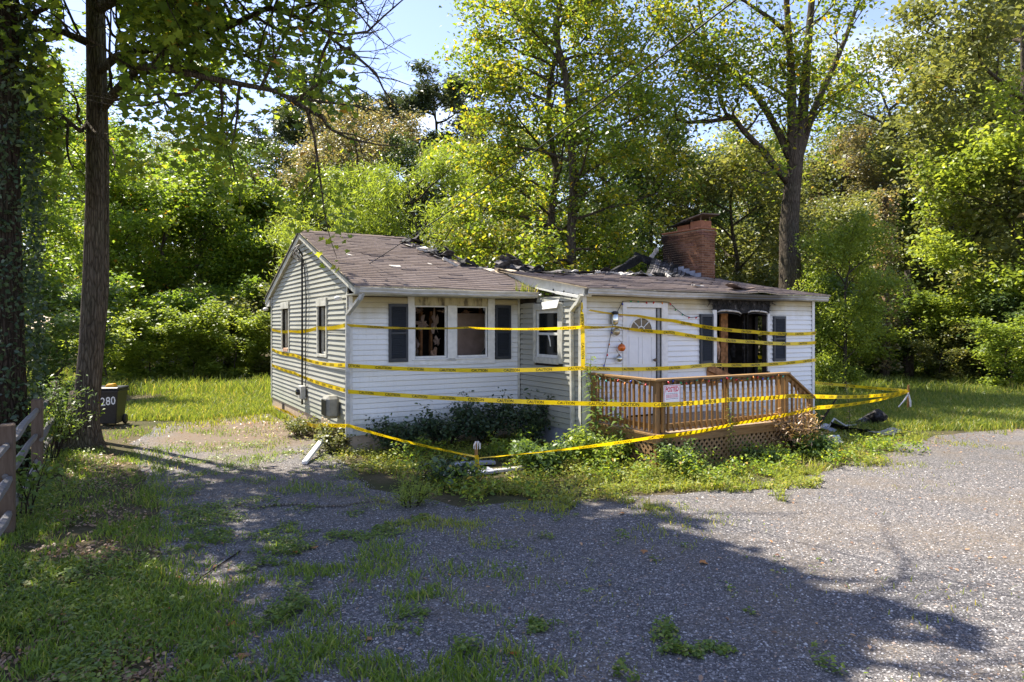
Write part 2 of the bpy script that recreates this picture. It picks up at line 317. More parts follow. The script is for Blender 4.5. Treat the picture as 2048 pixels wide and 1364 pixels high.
hv, hx = m.hpos(HOUSE); du = m.math('MULTIPLY', m.math('ADD', hx['X'], 1.4), .55); dv = m.math('MULTIPLY', m.math('SUBTRACT', hx['Y'], 3.6), .30); dd = m.math('ADD', m.math('ADD', m.math('MULTIPLY', du, du), m.math('MULTIPLY', dv, dv)), m.math('SUBTRACT', m.math('MULTIPLY', m.noise(1.3, 6, w, .7), 1.6), .8)); dk = m.ramp(dd, [(.3, .85), (1.1, 0.)]); col = m.mix(dk, col, m.mix(m.noise(22, 5, w, .7), (.085, .060, .040), (.20, .150, .105)))
m.base(col, .9, .2); m.bump(v.outputs['Distance'], -.9, .012)
m = MT('stone'); a = m.attr(); m.base(m.ramp(a, [(0, (.065, .063, .067)), (.45, (.16, .15, .15)), (.82, (.30, .282, .275)), (.95, (.52, .50, .48)), (1, (.36, .22, .14))]), .85, .25)
# ---------------------------------------------------------------- the ground
rng = np.random.default_rng(11); random.seed(5)
def ragged(poly, step=.35, amp=.22, seed=3):
    out = []
    for i, a in enumerate(poly):
        b = poly[(i + 1) % len(poly)]; n = max(1, int(math.dist(a, b) / step))
        for k in range(n):
            t = k / n; x = a[0] + (b[0] - a[0]) * t; y = a[1] + (b[1] - a[1]) * t
            out.append((x + amp * 2 * (float(fbm(x * 1.3, y * 1.3, seed)) - .5), y + amp * 2 * (float(fbm(x * 1.3 + 40, y * 1.3, seed)) - .5)))
    return out
tag(MB().add([(-300, -60, 0), (300, -60, 0), (300, 500, 0), (-300, 500, 0)], [(0, 1, 2, 3)]).build('ground', 'soil'), kind='structure')
# gravel outline in the house frame (u, v)
GP = [(-3.6, -30), (-3.6, -9.2), (-3.4, -5.4), (-3.3, -2.2), (-3.5, .5), (-3.5, 3.4), (-2.9, 5.6), (-1.1, 6.2), (-.25, 6.6), (-.2, 3.6), (-.2, 1.4), (-.45, -.8), (-.5, -3.1), (.1, -4.6), (1.6, -5.1), (3.4, -5.55), (5.6, -5.7), (7.6, -5.35), (9.8, -4.7), (12, -4.5), (14.4, -4.9), (20, -4.6), (34, -4.0), (40, -30)]
gw = [tuple(hw(u, v, 0))[:2] for u, v in GP]
g = MB(); pts = ragged(gw); g.add([(x, y, .006) for x, y in pts], [tuple(range(len(pts)))]); tag(g.build('gravel_driveway', 'gravel'), kind='structure')
def inside(x, y, poly):
    x = np.asarray(x); y = np.asarray(y); c = np.zeros(x.shape, bool); n = len(poly)
    for i in range(n):
        x0, y0 = poly[i]; x1, y1 = poly[(i + 1) % n]
        t = ((y0 > y) != (y1 > y)); c ^= t & (x < (x1 - x0) * (y - y0) / ((y1 - y0) or 1e-9) + x0)
    return c

# ---------------------------------------------------------------- the house (all numbers in the house frame, metres)
EXP_A, EXP_B = .1016, .108
def cut_rect(a0, a1, z0, z1, holes):
    """split a rectangle round rectangular holes into rectangles"""
    xs = sorted({a0, a1, *[min(max(h[i], a0), a1) for h in holes for i in (0, 1)]}); zs = sorted({z0, z1, *[min(max(h[i], z0), z1) for h in holes for i in (2, 3)]}); out = []
    for j in range(len(zs) - 1):
        run = None
        for i in range(len(xs) - 1):
            cx, cz = (xs[i] + xs[i+1]) / 2, (zs[j] + zs[j+1]) / 2
            if any(h[0] < cx < h[1] and h[2] < cz < h[3] for h in holes):
                if run: out.append((*run, zs[j], zs[j+1])); run = None
            else: run = (run[0], xs[i+1]) if run else (xs[i], xs[i+1])
        if run: out.append((*run, zs[j], zs[j+1]))
    return out
class Wall:
    """a wall running along `axis` ('u' or 'v') at fixed offset c; n = +-1 outward direction"""
    def __init__(s, axis, c, n, a0, a1, z0, z1, holes, label=None, th=.12, m='interior_dark', gable=None):
        s.axis, s.c, s.n = axis, c, n; b = MB()
        for r in cut_rect(a0, a1, z0, z1, holes): s._b(b, r[0], r[1], -th, -.0125, r[2], r[3])
        if gable:
            vs = [s.p(a0, -th, z1), s.p(a1, -th, z1), s.p((a0+a1)/2, -th, gable), s.p(a0, -.0125, z1), s.p(a1, -.0125, z1), s.p((a0+a1)/2, -.0125, gable)]; b.add(vs, [(0,1,2),(3,5,4),(0,3,4,1),(1,4,5,2),(2,5,3,0)])
        s.o = b.build('wall', m, HOUSE)
        if label: s.o['label'] = label
    def p(s, a, off, z): return (a, s.c + s.n * off, z) if s.axis == 'u' else (s.c + s.n * off, a, z)
    def _b(s, b, a0, a1, o0, o1, z0, z1):
        p, q = s.p(a0, o0, z0), s.p(a1, o1, z1); b.box(min(p[0], q[0]), max(p[0], q[0]), min(p[1], q[1]), max(p[1], q[1]), z0, z1)
    def box(s, name, m, a0, a1, o0, o1, z0, z1, parent=None, bev=0):
        b = MB(); s._b(b, a0, a1, o0, o1, z0, z1); return b.build(name, m, parent or HOUSE, bev=bev)
    def siding(s, m, a0, a1, z0, ztop, e, holes, lim=None, seed=0):
        r = random.Random(seed); k = 0; z = z0
        while z < ztop - .02:
            zt = min(z + e, ztop); A0, A1 = (a0, a1), (a0, a1)
            if lim: A0, A1 = lim(z), lim(zt)
            segs = [(A0[0], A0[1])]
            for h in holes:
                if min(zt, h[3]) - max(z, h[2]) > e * .3:
                    ns = []
                    for q in segs:
                        if h[1] <= q[0] or h[0] >= q[1]: ns.append(q); continue
                        if h[0] > q[0]: ns.append((q[0], h[0]))
                        if h[1] < q[1]: ns.append((h[1], q[1]))
                    segs = ns
            for q in segs:
                if q[1] - q[0] < .02: continue
                l, rr = q; lt = A1[0] if abs(l - A0[0]) < 1e-6 else l; rt = A1[1] if abs(rr - A0[1]) < 1e-6 else rr
                w = r.uniform(-.0015, .0015); b = MB(); vs = []
                for (x, xt) in ((l, lt), (rr, rt)): vs += [s.p(x, -.012, z), s.p(x, .024 + w, z), s.p(x, .0235 + w, z + .006), s.p(x + (xt - x) * .86, .006, z + (zt - z) * .87), s.p(x + (xt - x) * .9, -.010, z + (zt - z) * .89), s.p(xt, -.010, zt), s.p(xt, -.012, zt)]
                f = [(0,1,8,7),(1,2,9,8),(2,3,10,9),(3,4,11,10),(4,5,12,11),(5,6,13,12),(6,5,4,3,2,1,0),(7,8,9,10,11,12,13)]
                if (s.axis == 'u') == (s.n > 0): pass
                b.add(vs, f); b.build('siding_board', m, s.o)
            z += e; k += 1
# walls
HF = [(1.17, 3.12, 1.66, 2.82)]                              # twin window, casing outline
HFo = [(1.31, 2.03, 1.73, 2.79), (2.23, 2.96, 1.73, 2.79)]
wf = Wall('u', 0, -1, .0, 3.75, .30, 2.98, HFo)
wf.siding('siding', .05, 3.70, .30, 2.95, EXP_A, HF, seed=1)
HG = [(5.08, 6.02, 1.70, 2.86), (1.47, 2.29, 1.72, 2.82)]; HGo = [(5.16, 5.94, 1.76, 2.80), (1.55, 2.21, 1.78, 2.78)]
wg = Wall('v', 0, -1, 0.12, 7.4, .36, 3.25, HGo, gable=4.47)
def glim(z): 
    h = max(0, z - 3.22) / .341; return (.05 + h, 7.4 - h)
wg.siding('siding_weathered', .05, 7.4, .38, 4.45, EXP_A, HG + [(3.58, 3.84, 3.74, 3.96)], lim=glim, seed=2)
HS = [(-1.68, -.62, 1.64, 2.85)]; HSo = [(-1.52, -.67, 1.74, 2.70)]
ws = Wall('v', 3.75, -1, -2.28, -.002, .38, 2.96, HSo)
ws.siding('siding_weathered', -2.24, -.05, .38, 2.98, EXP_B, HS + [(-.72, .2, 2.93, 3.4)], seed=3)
HR = [(4.72, 5.85, .2, 2.84), (7.13, 8.92, 1.24, 2.99)]; HRo = [(4.79, 5.72, .2, 2.75), (7.25, 8.83, 1.28, 2.66)]
wr = Wall('u', -2.29, -1, 3.87, 10.45, .36, 2.98, HRo)
wr.siding('siding', 3.80, 10.40, .36, 2.97, EXP_B, HR, seed=4)
we = Wall('v', 10.45, 1, -2.17, 7.4, .2, 3.05, [(-1.12, -.70, 1.15, 2.62)])
wb = Wall('u', 7.4, 1, 0.0, 10.45, .2, 3.05, [])
wp = Wall('u', -.02, 1, 3.75, 10.33, .7, 2.95, [(8.2, 9.3, .7, 2.95)], th=.1)                    # partition of the front room
# foundations
wf.box('foundation', 'foundation', .02, 3.75, -.10, .006, -.05, .298)
wg.box('foundation', 'foundation', .02, 7.36, -.10, .004, -.05, .376)
ws.box('foundation', 'slate_slab', -2.27, -.01, -.10, .004, -.05, .376)
wr.box('foundation', 'foundation', 3.77, 10.43, -.10, .004, -.05, .355)
wg.box('foundation_vent', 'interior_dark', 5.75, 6.0, .006, .016, .16, .33)
# corner boards, friezes and soffits
for w, a0, a1, z0, z1, mm in ((wf, -.018, .06, .28, 2.97, 'trim_white'), (wg, -.0, .07, .34, 3.2, 'trim_dirty'), (wg, 7.32, 7.4, .34, 3.2, 'trim_dirty'), (wf, 3.68, 3.735, .28, 2.97, 'trim_dirty'), (ws, -.055, -.004, .36, 2.94, 'trim_dirty'), (ws, -2.308, -2.22, .18, 2.99, 'trim_dirty'), (wr, 3.732, 3.83, .18, 2.99, 'trim_white'), (wr, 10.38, 10.47, .30, 2.99, 'trim_white')):
    w.box('corner_board', mm, a0, a1, .0262, .038, z0, z1, bev=.003)
MB().box(-.08, 3.70, -.70, -.03, 2.955, 2.975).build('soffit', 'trim_dirty', HOUSE)
MB().box(3.80, 10.55, -2.43, -2.31, 2.975, 2.99).build('soffit', 'gutter', HOUSE)
MB().box(-.08, 3.70, -.715, -.69, 2.95, 3.085).build('fascia', 'trim_dirty', HOUSE)
MB().box(3.70, 10.62, -2.445, -2.425, 2.96, 3.07).build('fascia', 'gutter', HOUSE)
def gutter(u0, u1, v, z, sag):
    b = MB(); prof = [(0, .0), (-.085, .0), (-.115, .03), (-.105, .05), (-.125, .085), (-.130, .11), (-.118, .113), (-.112, .085), (-.092, .05), (-.100, .032), (-.08, .012), (0, .012)]; n = 14; k = len(prof)
    for i in range(n + 1):
        t = i / n; u = u0 + (u1 - u0) * t; dz = sag * math.sin(t * math.pi) + .006 * math.sin(t * 17)
        b.v += [(u, v + p[0], z + p[1] + dz) for p in prof]
    for i in range(n):
        for j in range(k): j2 = (j + 1) % k; b.f.append((i*k + j, i*k + j2, (i+1)*k + j2, (i+1)*k + j))
    b.f.append(tuple(range(k))[::-1]); b.f.append(tuple(n*k + j for j in range(k))); return b.build('gutter', 'gutter', HOUSE)
gutter(-.05, 3.71, -.717, 2.965, -.012); gutter(3.70, 10.66, -2.447, 2.955, -.018)
# rakes of the left gable, dark drip edge
for sgn in (1, -1):
    e = (-.10, -.72, 3.04) if sgn > 0 else (-.10, 7.95, 3.08); t = (-.10, 3.7, 4.53)
    bar('rake_board', 'trim_dirty', HOUSE, (-.085, e[1], e[2] - .02), (-.085, t[1], t[2] - .02), .022, .15, bev=.003)
    bar('rake_soffit', 'trim_dirty', HOUSE, (-.035, e[1], e[2] - .075), (-.035, t[1], t[2] - .075), .075, .012)
    bar('drip_edge', 'black_plastic', HOUSE, (-.112, e[1], e[2] + .055), (-.112, t[1], t[2] + .055), .02, .035)
MB().add([(-.075, 7.42, 3.12), (-.075, 7.95, 3.12), (-.075, 7.95, 2.93), (-.075, 7.42, 2.93), (.02, 7.42, 3.12), (.02, 7.95, 3.12), (.02, 7.95, 2.93), (.02, 7.42, 2.93)], [(0,1,2,3),(7,6,5,4),(0,4,5,1),(1,5,6,2),(2,6,7,3),(3,7,4,0)]).build('eave_return', 'trim_dirty', HOUSE)
# rake of the front wing: blue-grey strip under the shed roof
MB().add([(3.738, -2.44, 2.93), (3.738, -.5, 3.20), (3.738, .62, 3.44), (3.738, .62, 3.60), (3.738, -2.44, 3.08), (3.86, -2.44, 2.93), (3.86, -.5, 3.20), (3.86, .62, 3.44), (3.86, .62, 3.60), (3.86, -2.44, 3.08)],
         [(0,1,2,3,4),(9,8,7,6,5),(0,5,6,1),(1,6,7,2),(2,7,8,3),(3,8,9,4),(4,9,5,0)]).build('rake_panel', 'trim_white', HOUSE)
bar('peeled_trim', 'trim_white', HOUSE, (3.70, -.72, 3.17), (3.69, -1.5, 3.04), .02, .03); bar('peeled_trim', 'trim_white', HOUSE, (3.69, -1.5, 3.04), (3.66, -2.30, 2.93), .04, .05)
for v, z in ((-1.35, 3.12), (-1.72, 3.07), (-2.02, 3.0)): bar('scorch_streak', 'char', HOUSE, (3.733, v, z), (3.733, v + .05, z - .11), .004, .035, up=(0, 1, 0))
# twin front window
win = empty('window'); win.parent = HOUSE
CASE = [(1.17, 1.31, 1.62, 2.97), (2.03, 2.23, 1.66, 2.80), (2.96, 3.12, 1.62, 2.97), (1.312, 2.958, 2.79, 2.965), (1.312, 2.958, 1.62, 1.73)]
for a0, a1, z0, z1 in CASE: wf.box('casing', 'trim_stained' if z0 > 2.7 else 'trim_white', a0, a1, .004, .034, z0, z1, win, .003)
for (a0, a1, z0, z1) in HFo:
    for q in ((a0, a0 + .035, z0, z1), (a1 - .035, a1, z0, z1), (a0 + .036, a1 - .036, z0, z0 + .045), (a0 + .036, a1 - .036, z1 - .03, z1)): wf.box('sash', 'trim_white', q[0], q[1], -.06, -.01, q[2], q[3], win, .003)
    wf.box('sill', 'trim_white', a0 - .05, a1 + .03, .035, .055, z0 - .035, z0 - .012, win, .003)
wf.box('sill', 'trim_white', 1.15, 3.14, .034, .05, 1.595, 1.622, win, .003)
# broken glass left in the corners
def shard(pts, parent): MB().add([(x, .035, z) for x, z in pts] + [(x, .039, z) for x, z in pts], [tuple(range(len(pts))), tuple(range(2*len(pts) - 1, len(pts) - 1, -1))]).build('glass_shard', 'glass_dark', parent)
shard([(2.925, 1.78), (2.925, 1.93), (2.80, 1.78)], win); shard([(1.345, 1.78), (1.345, 1.86), (1.43, 1.78)], win); shard([(2.925, 2.76), (2.925, 2.60), (2.87, 2.76)], win)
# louvred shutters
def shutter(w, a0, a1, z0, z1):
    b = MB(); o0, o1 = .034, .062
    for q in ((a0, a0 + .045, z0, z1), (a1 - .045, a1, z0, z1), (a0 + .045, a1 - .045, z0, z0 + .06), (a0 + .045, a1 - .045, z1 - .06, z1), (a0 + .045, a1 - .045, (z0+z1)/2 - .02, (z0+z1)/2 + .02)): w._b(b, q[0], q[1], o0 - .02, o1, q[2], q[3])
    z = z0 + .065
    while z < z1 - .07:
        vs = []
        for a in (a0 + .045, a1 - .045): vs += [w.p(a, o0 - .012, z + .03), w.p(a, o1 - .006, z), w.p(a, o1 - .006, z + .006), w.p(a, o0 - .012, z + .036)]
        b.add(vs, [(0,1,5,4),(1,2,6,5),(2,3,7,6),(3,0,4,7),(3,2,1,0),(4,5,6,7)]); z += .034
    w._b(b, a0 + .04, a1 - .04, o0 - .02, o0 - .012, z0 + .04, z1 - .04); return b.build('shutter', 'shutter', HOUSE)
shutter(wf, .775, 1.165, 1.675, 2.815); shutter(wf, 3.13, 3.50, 1.675, 2.82); shutter(wr, 6.75, 7.12, 1.58, 2.63); shutter(wr, 9.02, 9.42, 1.58, 2.60)
# side window of the front wing, double-hung with dark panes
win2 = empty('window'); win2.parent = HOUSE
for q in ((-1.68, -1.52, 1.64, 2.84), (-.67, -.60, 1.64, 2.84), (-1.518, -.672, 2.70, 2.84), (-1.518, -.672, 1.62, 1.74)): ws.box('casing', 'trim_dirty', q[0], q[1], .004, .04, q[2], q[3], win2, .003)
for q in ((-1.52, -1.45, 1.74, 2.70), (-.735, -.67, 1.74, 2.70), (-1.449, -.736, 2.64, 2.70), (-1.449, -.736, 1.74, 1.80), (-1.449, -.736, 2.195, 2.245)): ws.box('sash', 'trim_white', q[0], q[1], -.05, -.004, q[2], q[3], win2, .003)
for q in ((-1.449, -.736, 2.246, 2.638), (-1.449, -.736, 1.802, 2.193)): ws.box('pane', 'glass_dark', q[0], q[1], -.032, -.026, q[2], q[3], win2)
ws.box('curtain', 'steel_grey', -1.16, -1.06, -.085, -.08, 2.25, 2.64, win2)
MB().tube([ws.p(-1.08, .0, 2.23), ws.p(-1.17, .02, 2.19), ws.p(-1.22, .02, 2.08), ws.p(-1.235, .015, 1.97)], [.012, .014, .014, .010], 6).build('peeling_strip', 'trim_white', win2)
MB().add([ws.p(-.96, .045, 2.86), ws.p(-1.62, .06, 2.90), ws.p(-1.60, .10, 2.74), ws.p(-1.06, .09, 2.715), ws.p(-.96, .055, 2.86), ws.p(-1.62, .07, 2.90), ws.p(-1.60, .11, 2.74), ws.p(-1.06, .10, 2.715)], [(0,1,2,3),(7,6,5,4),(0,4,5,1),(1,5,6,2),(2,6,7,3),(3,7,4,0)]).build('window_hood', 'trim_white', win2)
# gable windows: deep dark openings with bent head flashing
for i, (a0, a1, z0, z1) in enumerate(HGo):
    w3 = empty('window'); w3.parent = HOUSE; lw = .08
    for q in ((a0 - lw, a0, z0 - .06, z1 + .02), (a1, a1 + lw, z0 - .06, z1 + .02), (a0, a1, z0 - .06, z0)): wg.box('casing', 'trim_dirty', q[0], q[1], .002, .04, q[2], q[3], w3, .003)
    wg.box('head_flashing', 'trim_dirty', a0 - lw - .01, a1 + lw + .01, .004, .055, z1 + .02, z1 + .19, w3, .004)
    for q in ((a0, a0 + .06, z0, z1), (a1 - .06, a1, z0, z1), (a0 + .06, a1 - .06, z0, z0 + .05)): wg.box('sash', 'trim_dirty', q[0], q[1], -.10, -.05, q[2], q[3], w3)
wg.box('debris_bundle', 'insulation', 5.2, 5.75, -.06, .05, 1.72, 1.80); 
wg.box('gable_vent', 'interior_dark', 3.59, 3.83, -.01, .012, 3.745, 3.955)
# service entrance: weatherhead, bundled wires, conduits, meter box, utility box
svc = empty('service_entrance'); svc.parent = HOUSE
MB().tube([(-.07, 3.48, .55), (-.07, 3.48, 3.1), (-.07, 3.50, 4.05), (-.14, 3.52, 4.16), (-.22, 3.54, 4.10)], [.022]*5, 8).build('conduit', 'cable', svc, True)
MB().tube([(-.05, 3.20, .75), (-.05, 3.22, 2.0), (-.06, 3.10, 3.0), (-.08, 3.30, 3.9), (-.16, 3.48, 4.12)], [.010]*5, 6).build('wire', 'cable', svc, True)
for k in range(7):
    a = random.uniform(0, 6.28); r = random.uniform(.08, .2); MB().tube([(-.12, 3.55, 4.28), (-.2 - r*.5, 3.6 + r*math.cos(a), 4.16 + r*math.sin(a)), (-.15, 3.62 + r*.5*math.cos(a+1), 4.0 + r*.6*math.sin(a+1)), (-.07, 3.55, 3.92)], .008, 5).build('wire', 'cable' if k % 3 else 'pale_ribbon', svc, True)
MB().box(-.16, -.03, 3.20, 3.52, .70, 1.0).build('meter_box', 'steel_grey', svc, bev=.015)
MB().lathe([(.06, 0), (.075, .02), (.075, .06), (.05, .08)], 16, (0, 0, 0)).build('meter_lens', 'glass_dark', svc, True).matrix_local = Matrix.Translation((-.16, 3.36, .86)) @ Matrix.Rotation(R_(-90), 4, 'Y')
box('utility_box', 'utility_grey', HOUSE, -.30, -.04, .46, .86, .58, 1.02, .06)
for k in range(7): box('grille_bar', 'black_plastic', HOUSE, -.314, -.303, .50 + k*.048, .522 + k*.048, .64, .94)
MB().lathe([(.0, 0), (.07, .01), (.085, .05), (.06, .09), (.02, .10)], 14).build('flood_lamp', 'trim_white', HOUSE, True).location = (-.12, .30, 2.86)
MB().lathe([(.0, 0), (.07, .01), (.085, .05), (.06, .09), (.02, .10)], 14).build('flood_lamp', 'trim_white', HOUSE, True).location = (-.12, 7.72, 2.80)
for k in range(4): box('fence_picket', 'plywood', HOUSE, -.10, -.07, 1.05 + k*.16, 1.17 + k*.16, .0, .46 + .02*(k % 2), .004)
# downspouts
MB().bar((.02, -.78, 2.98), (-.02, -.72, 2.86), .075, .06).bar((-.02, -.72, 2.87), (-.05, -.08, 2.60), .075, .055).bar((-.05, -.075, 2.63), (-.05, -.075, .30), .075, .06, (0, 1, 0)).build('downspout', 'steel_grey', HOUSE)
MB().bar((3.66, -2.40, 2.96), (3.66, -2.24, 2.78), .075, .06).bar((3.66, -2.24, 2.80), (3.685, -2.02, 2.66), .075, .06).bar((3.685, -2.03, 2.69), (3.69, -2.07, .36), .075, .055, (0, 1, 0)).build('downspout', 'trim_dirty', HOUSE)
# front door
door = empty('door'); door.parent = HOUSE
wr.box('leaf', 'door', 4.80, 5.60, -.07, -.03, .62, 2.74, door, .003)
wr.box('jamb', 'jamb', 5.60, 5.705, -.10, -.02, .62, 2.74, door); wr.box('door_edge', 'black_plastic', 5.60, 5.62, -.03, -.012, .62, 2.74, door)
for q in ((4.70, 4.80, .60, 2.84), (5.705, 5.86, .60, 2.84), (4.80, 5.705, 2.745, 2.84)): wr.box('casing', 'trim_white', q[0], q[1], .003, .035, q[2], q[3], door, .003)
for q in ((4.90, 5.16, .80, 1.52), (5.24, 5.50, .80, 1.52), (4.90, 5.16, 1.62, 2.18), (5.24, 5.50, 1.62, 2.18)):
    b = MB()
    for r in ((q[0], q[1], q[2], q[2] + .02), (q[0], q[1], q[3] - .02, q[3]), (q[0], q[0] + .02, q[2] + .02, q[3] - .02), (q[1] - .02, q[1], q[2] + .02, q[3] - .02)): wr._b(b, r[0], r[1], -.03, -.022, r[2], r[3])
    b.build('panel_moulding', 'door', door)
def fan(r0, r1, a0, a1, off0, off1, name, m, n=10, c=(5.205, 2.30), ey=.86):
    b = MB(); vs = []
    for i in range(n + 1):
        a = a0 + (a1 - a0) * i / n
        for r in (r0, r1):
            for o in (off0, off1): vs.append(wr.p(c[0] + r * math.cos(a), o, c[1] + r * math.sin(a) * ey))
    fs = []
    for i in range(n): k = i * 4; fs += [(k, k+2, k+6, k+4), (k+1, k+5, k+7, k+3), (k, k+4, k+5, k+1), (k+2, k+3, k+7, k+6)]
    fs += [(0, 1, 3, 2), (n*4, n*4+2, n*4+3, n*4+1)]; b.add(vs, fs); return b.build(name, m, door)
for i in range(4): fan(.095, .275, math.pi * i / 4 + .04, math.pi * (i + 1) / 4 - .04, -.028, -.024, 'fanlight_pane', 'glass_dark')
fan(.02, .07, .05, math.pi - .05, -.028, -.024, 'fanlight_pane', 'glass_dark')
fan(.272, .30, 0, math.pi, -.03, -.014, 'fanlight_frame', 'trim_white', 18); fan(.072, .092, 0, math.pi, -.03, -.016, 'fanlight_frame', 'trim_white', 12)
for i in range(1, 4): a = math.pi * i / 4; bar('muntin', 'trim_white', door, wr.p(5.205 + .09*math.cos(a), -.021, 2.30 + .08*math.sin(a)), wr.p(5.205 + .278*math.cos(a), -.021, 2.30 + .24*math.sin(a)), .016, .014, (0, 1, 0))
wr.box('fanlight_sill', 'trim_white', 4.90, 5.51, -.03, -.014, 2.275, 2.30, door)
MB().lathe([(.012, 0), (.012, .03), (.03, .04), (.034, .06), (.02, .075)], 12).build('knob', 'rust_metal', door, True).matrix_local = Matrix.Translation((5.53, -2.26, 1.70)) @ Matrix.Rotation(R_(90), 4, 'X')
# porch lamp: glass jar on a back plate; house number plate
lamp = empty('porch_lamp'); lamp.parent = HOUSE
wr.box('back_plate', 'steel_grey', 4.36, 4.48, .012, .035, 2.42, 2.64, lamp, .01)
MB().lathe([(.03, 0), (.062, .02), (.068, .08), (.068, .19), (.05, .22)], 14, (4.44, -2.40, 2.40)).build('glass_jar', 'silver_glass', lamp, True); MB().lathe([(.075, .0), (.07, .03), (.03, .05)], 14, (4.44, -2.40, 2.615)).build('cap', 'black_plastic', lamp, True)
pl = wr.box('number_plate', 'sign_paper', 4.60, 4.695, .016, .022, 2.50, 2.64)
tv, tf, tw, th = text_mesh('80', .085, .003); MB().add([wr.p(4.612 + x, .0235, 2.55 + y) for x, y in tv], tf).build('numeral', 'grey_print', pl)
# burned-out picture window
bw = empty('window'); bw.parent = HOUSE; bw['label'] = 'burned-out front window opening with scorched frame'
wr.box('casing', 'trim_white', 7.125, 7.245, .002, .036, 1.30, 2.72, bw, .004); wr.box('casing', 'trim_white', 8.835, 8.92, .002, .036, 1.36, 2.66, bw, .004)
wr.box('scorched_panel', 'char', 7.13, 8.98, -.03, .004, 2.66, 2.985, bw)
for a0, a1 in ((7.26, 7.98), (8.20, 8.86)):        # heat-warped head trims
    pts = [wr.p(a0 + (a1 - a0) * t, .03 + .012*math.sin(t*9), 2.675 + .05 * math.sin(math.pi * t) ** .4 - .03*t) for t in np.linspace(0, 1, 9)]
    MB().tube(pts, [.012, .02, .022, .022, .024, .022, .022, .02, .012], 6).build('warped_trim', 'ash_board', bw, True)
    MB().tube([Vector(p) + Vector((0, .012, -.055)) for p in pts], .010, 6).build('warped_trim', 'char', bw, True)
for a in np.linspace(7.02, 9.0, 17): z = 2.98 - random.random() * .12; MB().tube([wr.p(a, .02, z), wr.p(a + random.uniform(-.05, .05), .05, z - random.uniform(.03, .10)), wr.p(a + random.uniform(-.1, .1), .035, z - random.uniform(.1, .22))], [.008, .012, .004], 5).build('melted_vinyl', 'char', bw, True)
wr.box('sill', 'char', 7.2, 8.9, -.1, .03, 1.235, 1.28, bw)
# ---- interior: floor, ceilings, studs, torn drywall
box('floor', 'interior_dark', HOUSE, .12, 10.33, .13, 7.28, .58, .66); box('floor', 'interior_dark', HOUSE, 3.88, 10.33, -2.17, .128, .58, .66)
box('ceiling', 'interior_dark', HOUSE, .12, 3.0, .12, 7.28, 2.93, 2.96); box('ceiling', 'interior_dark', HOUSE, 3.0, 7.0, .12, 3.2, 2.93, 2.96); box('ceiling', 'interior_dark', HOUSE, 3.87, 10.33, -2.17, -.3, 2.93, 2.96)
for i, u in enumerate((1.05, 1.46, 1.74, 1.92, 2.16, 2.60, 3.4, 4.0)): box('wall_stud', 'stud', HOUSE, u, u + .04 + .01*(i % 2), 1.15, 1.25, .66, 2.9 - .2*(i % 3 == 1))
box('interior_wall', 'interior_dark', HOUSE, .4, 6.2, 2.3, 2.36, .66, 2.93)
def scrap(name, m, c, w, h, n, seed, parent=HOUSE, dv=.05):
    r = random.Random(seed); b = MB(); k = max(7, n); pts = []
    for i in range(k): a = 2*math.pi*i/k; q = r.uniform(.25, 1.2); pts.append((c[0] + w/2*q*math.cos(a), c[1] + r.uniform(-dv, dv), c[2] + h/2*q*math.sin(a)))
    b.add(pts + [(p[0], p[1] + .012, p[2]) for p in pts] + [(c[0], c[1] - dv, c[2]), (c[0], c[1] + dv, c[2])], [(i, (i+1) % k, 2*k) for i in range(k)] + [((i+1) % k + k, i + k, 2*k+1) for i in range(k)] + [(i, i+k, (i+1) % k + k, (i+1) % k) for i in range(k)]); return b.build(name, m, parent)
box('drywall_sheet', 'drywall', HOUSE, 2.72, 3.42, 1.02, 1.035, .66, 2.66)
MB().add([(3.42, 1.02, 2.15), (3.50, 1.02, 1.9), (3.42, 1.02, .9), (3.42, 1.035, 2.15), (3.50, 1.035, 1.9), (3.42, 1.035, .9)], [(0,1,2),(5,4,3),(0,3,4,1),(1,4,5,2),(2,5,3,0)]).build('drywall_sheet', 'drywall', HOUSE)
for i, (u, z, w, h, mm) in enumerate(((1.62, 1.78, .16, .45, 'insulation'), (1.80, 1.9, .18, .5, 'drywall'), (2.20, 1.72, .22, .5, 'insulation'), (2.30, 2.05, .26, .22, 'drywall'), (1.92, 2.45, .42, .35, 'drywall'), (2.2, 2.45, .3, .6, 'drywall'), (1.45, 2.55, .25, .2, 'insulation'), (1.52, 1.75, .25, .25, 'drywall'), (2.66, 2.2, .1, .4, 'insulation'), (2.66, 1.7, .1, .3, 'insulation'), (1.85, 2.72, .3, .14, 'drywall'), (2.4, 2.7, .3, .12, 'drywall'), (3.0, 2.70, .6, .1, 'insulation'), (3.5, 1.72, .25, .12, 'drywall'))): scrap('torn_drywall' if mm == 'drywall' else 'torn_insulation', mm, (u, 1.10 - .04*(i % 3), z), w * .8, h, 17, i)
# front room seen through the burned window
for u0, u1, v in ((7.52, 7.60, -1.9), (7.98, 8.20, -1.75), (8.50, 8.53, -1.95), (7.74, 7.78, -1.6), (8.66, 8.70, -1.9)): box('charred_stud', 'stud' if u1 - u0 > .07 else 'char', HOUSE, u0, u1, v, v + .05, .66, 2.9)
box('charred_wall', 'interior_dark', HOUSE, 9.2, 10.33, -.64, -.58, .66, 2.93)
for i in range(6): scrap('charred_scrap', 'char' if i != 2 else 'insulation', (7.4 + i*.22, -1.85 + .04*i, 1.35 + .25*(i % 3)), .10, .6, 8, 50 + i)
bar('fallen_board', 'stud', HOUSE, (6.95, -2.36, 1.52), (7.75, -2.40, 1.20), .03, .14); box('charred_sill_panel', 'stud', HOUSE, 6.95, 7.28, -2.33, -2.312, 1.12, 1.46)
box('bin_liner', 'insulation', HOUSE, 8.2, 9.0, -.9, -.6, .66, 1.55, .05)
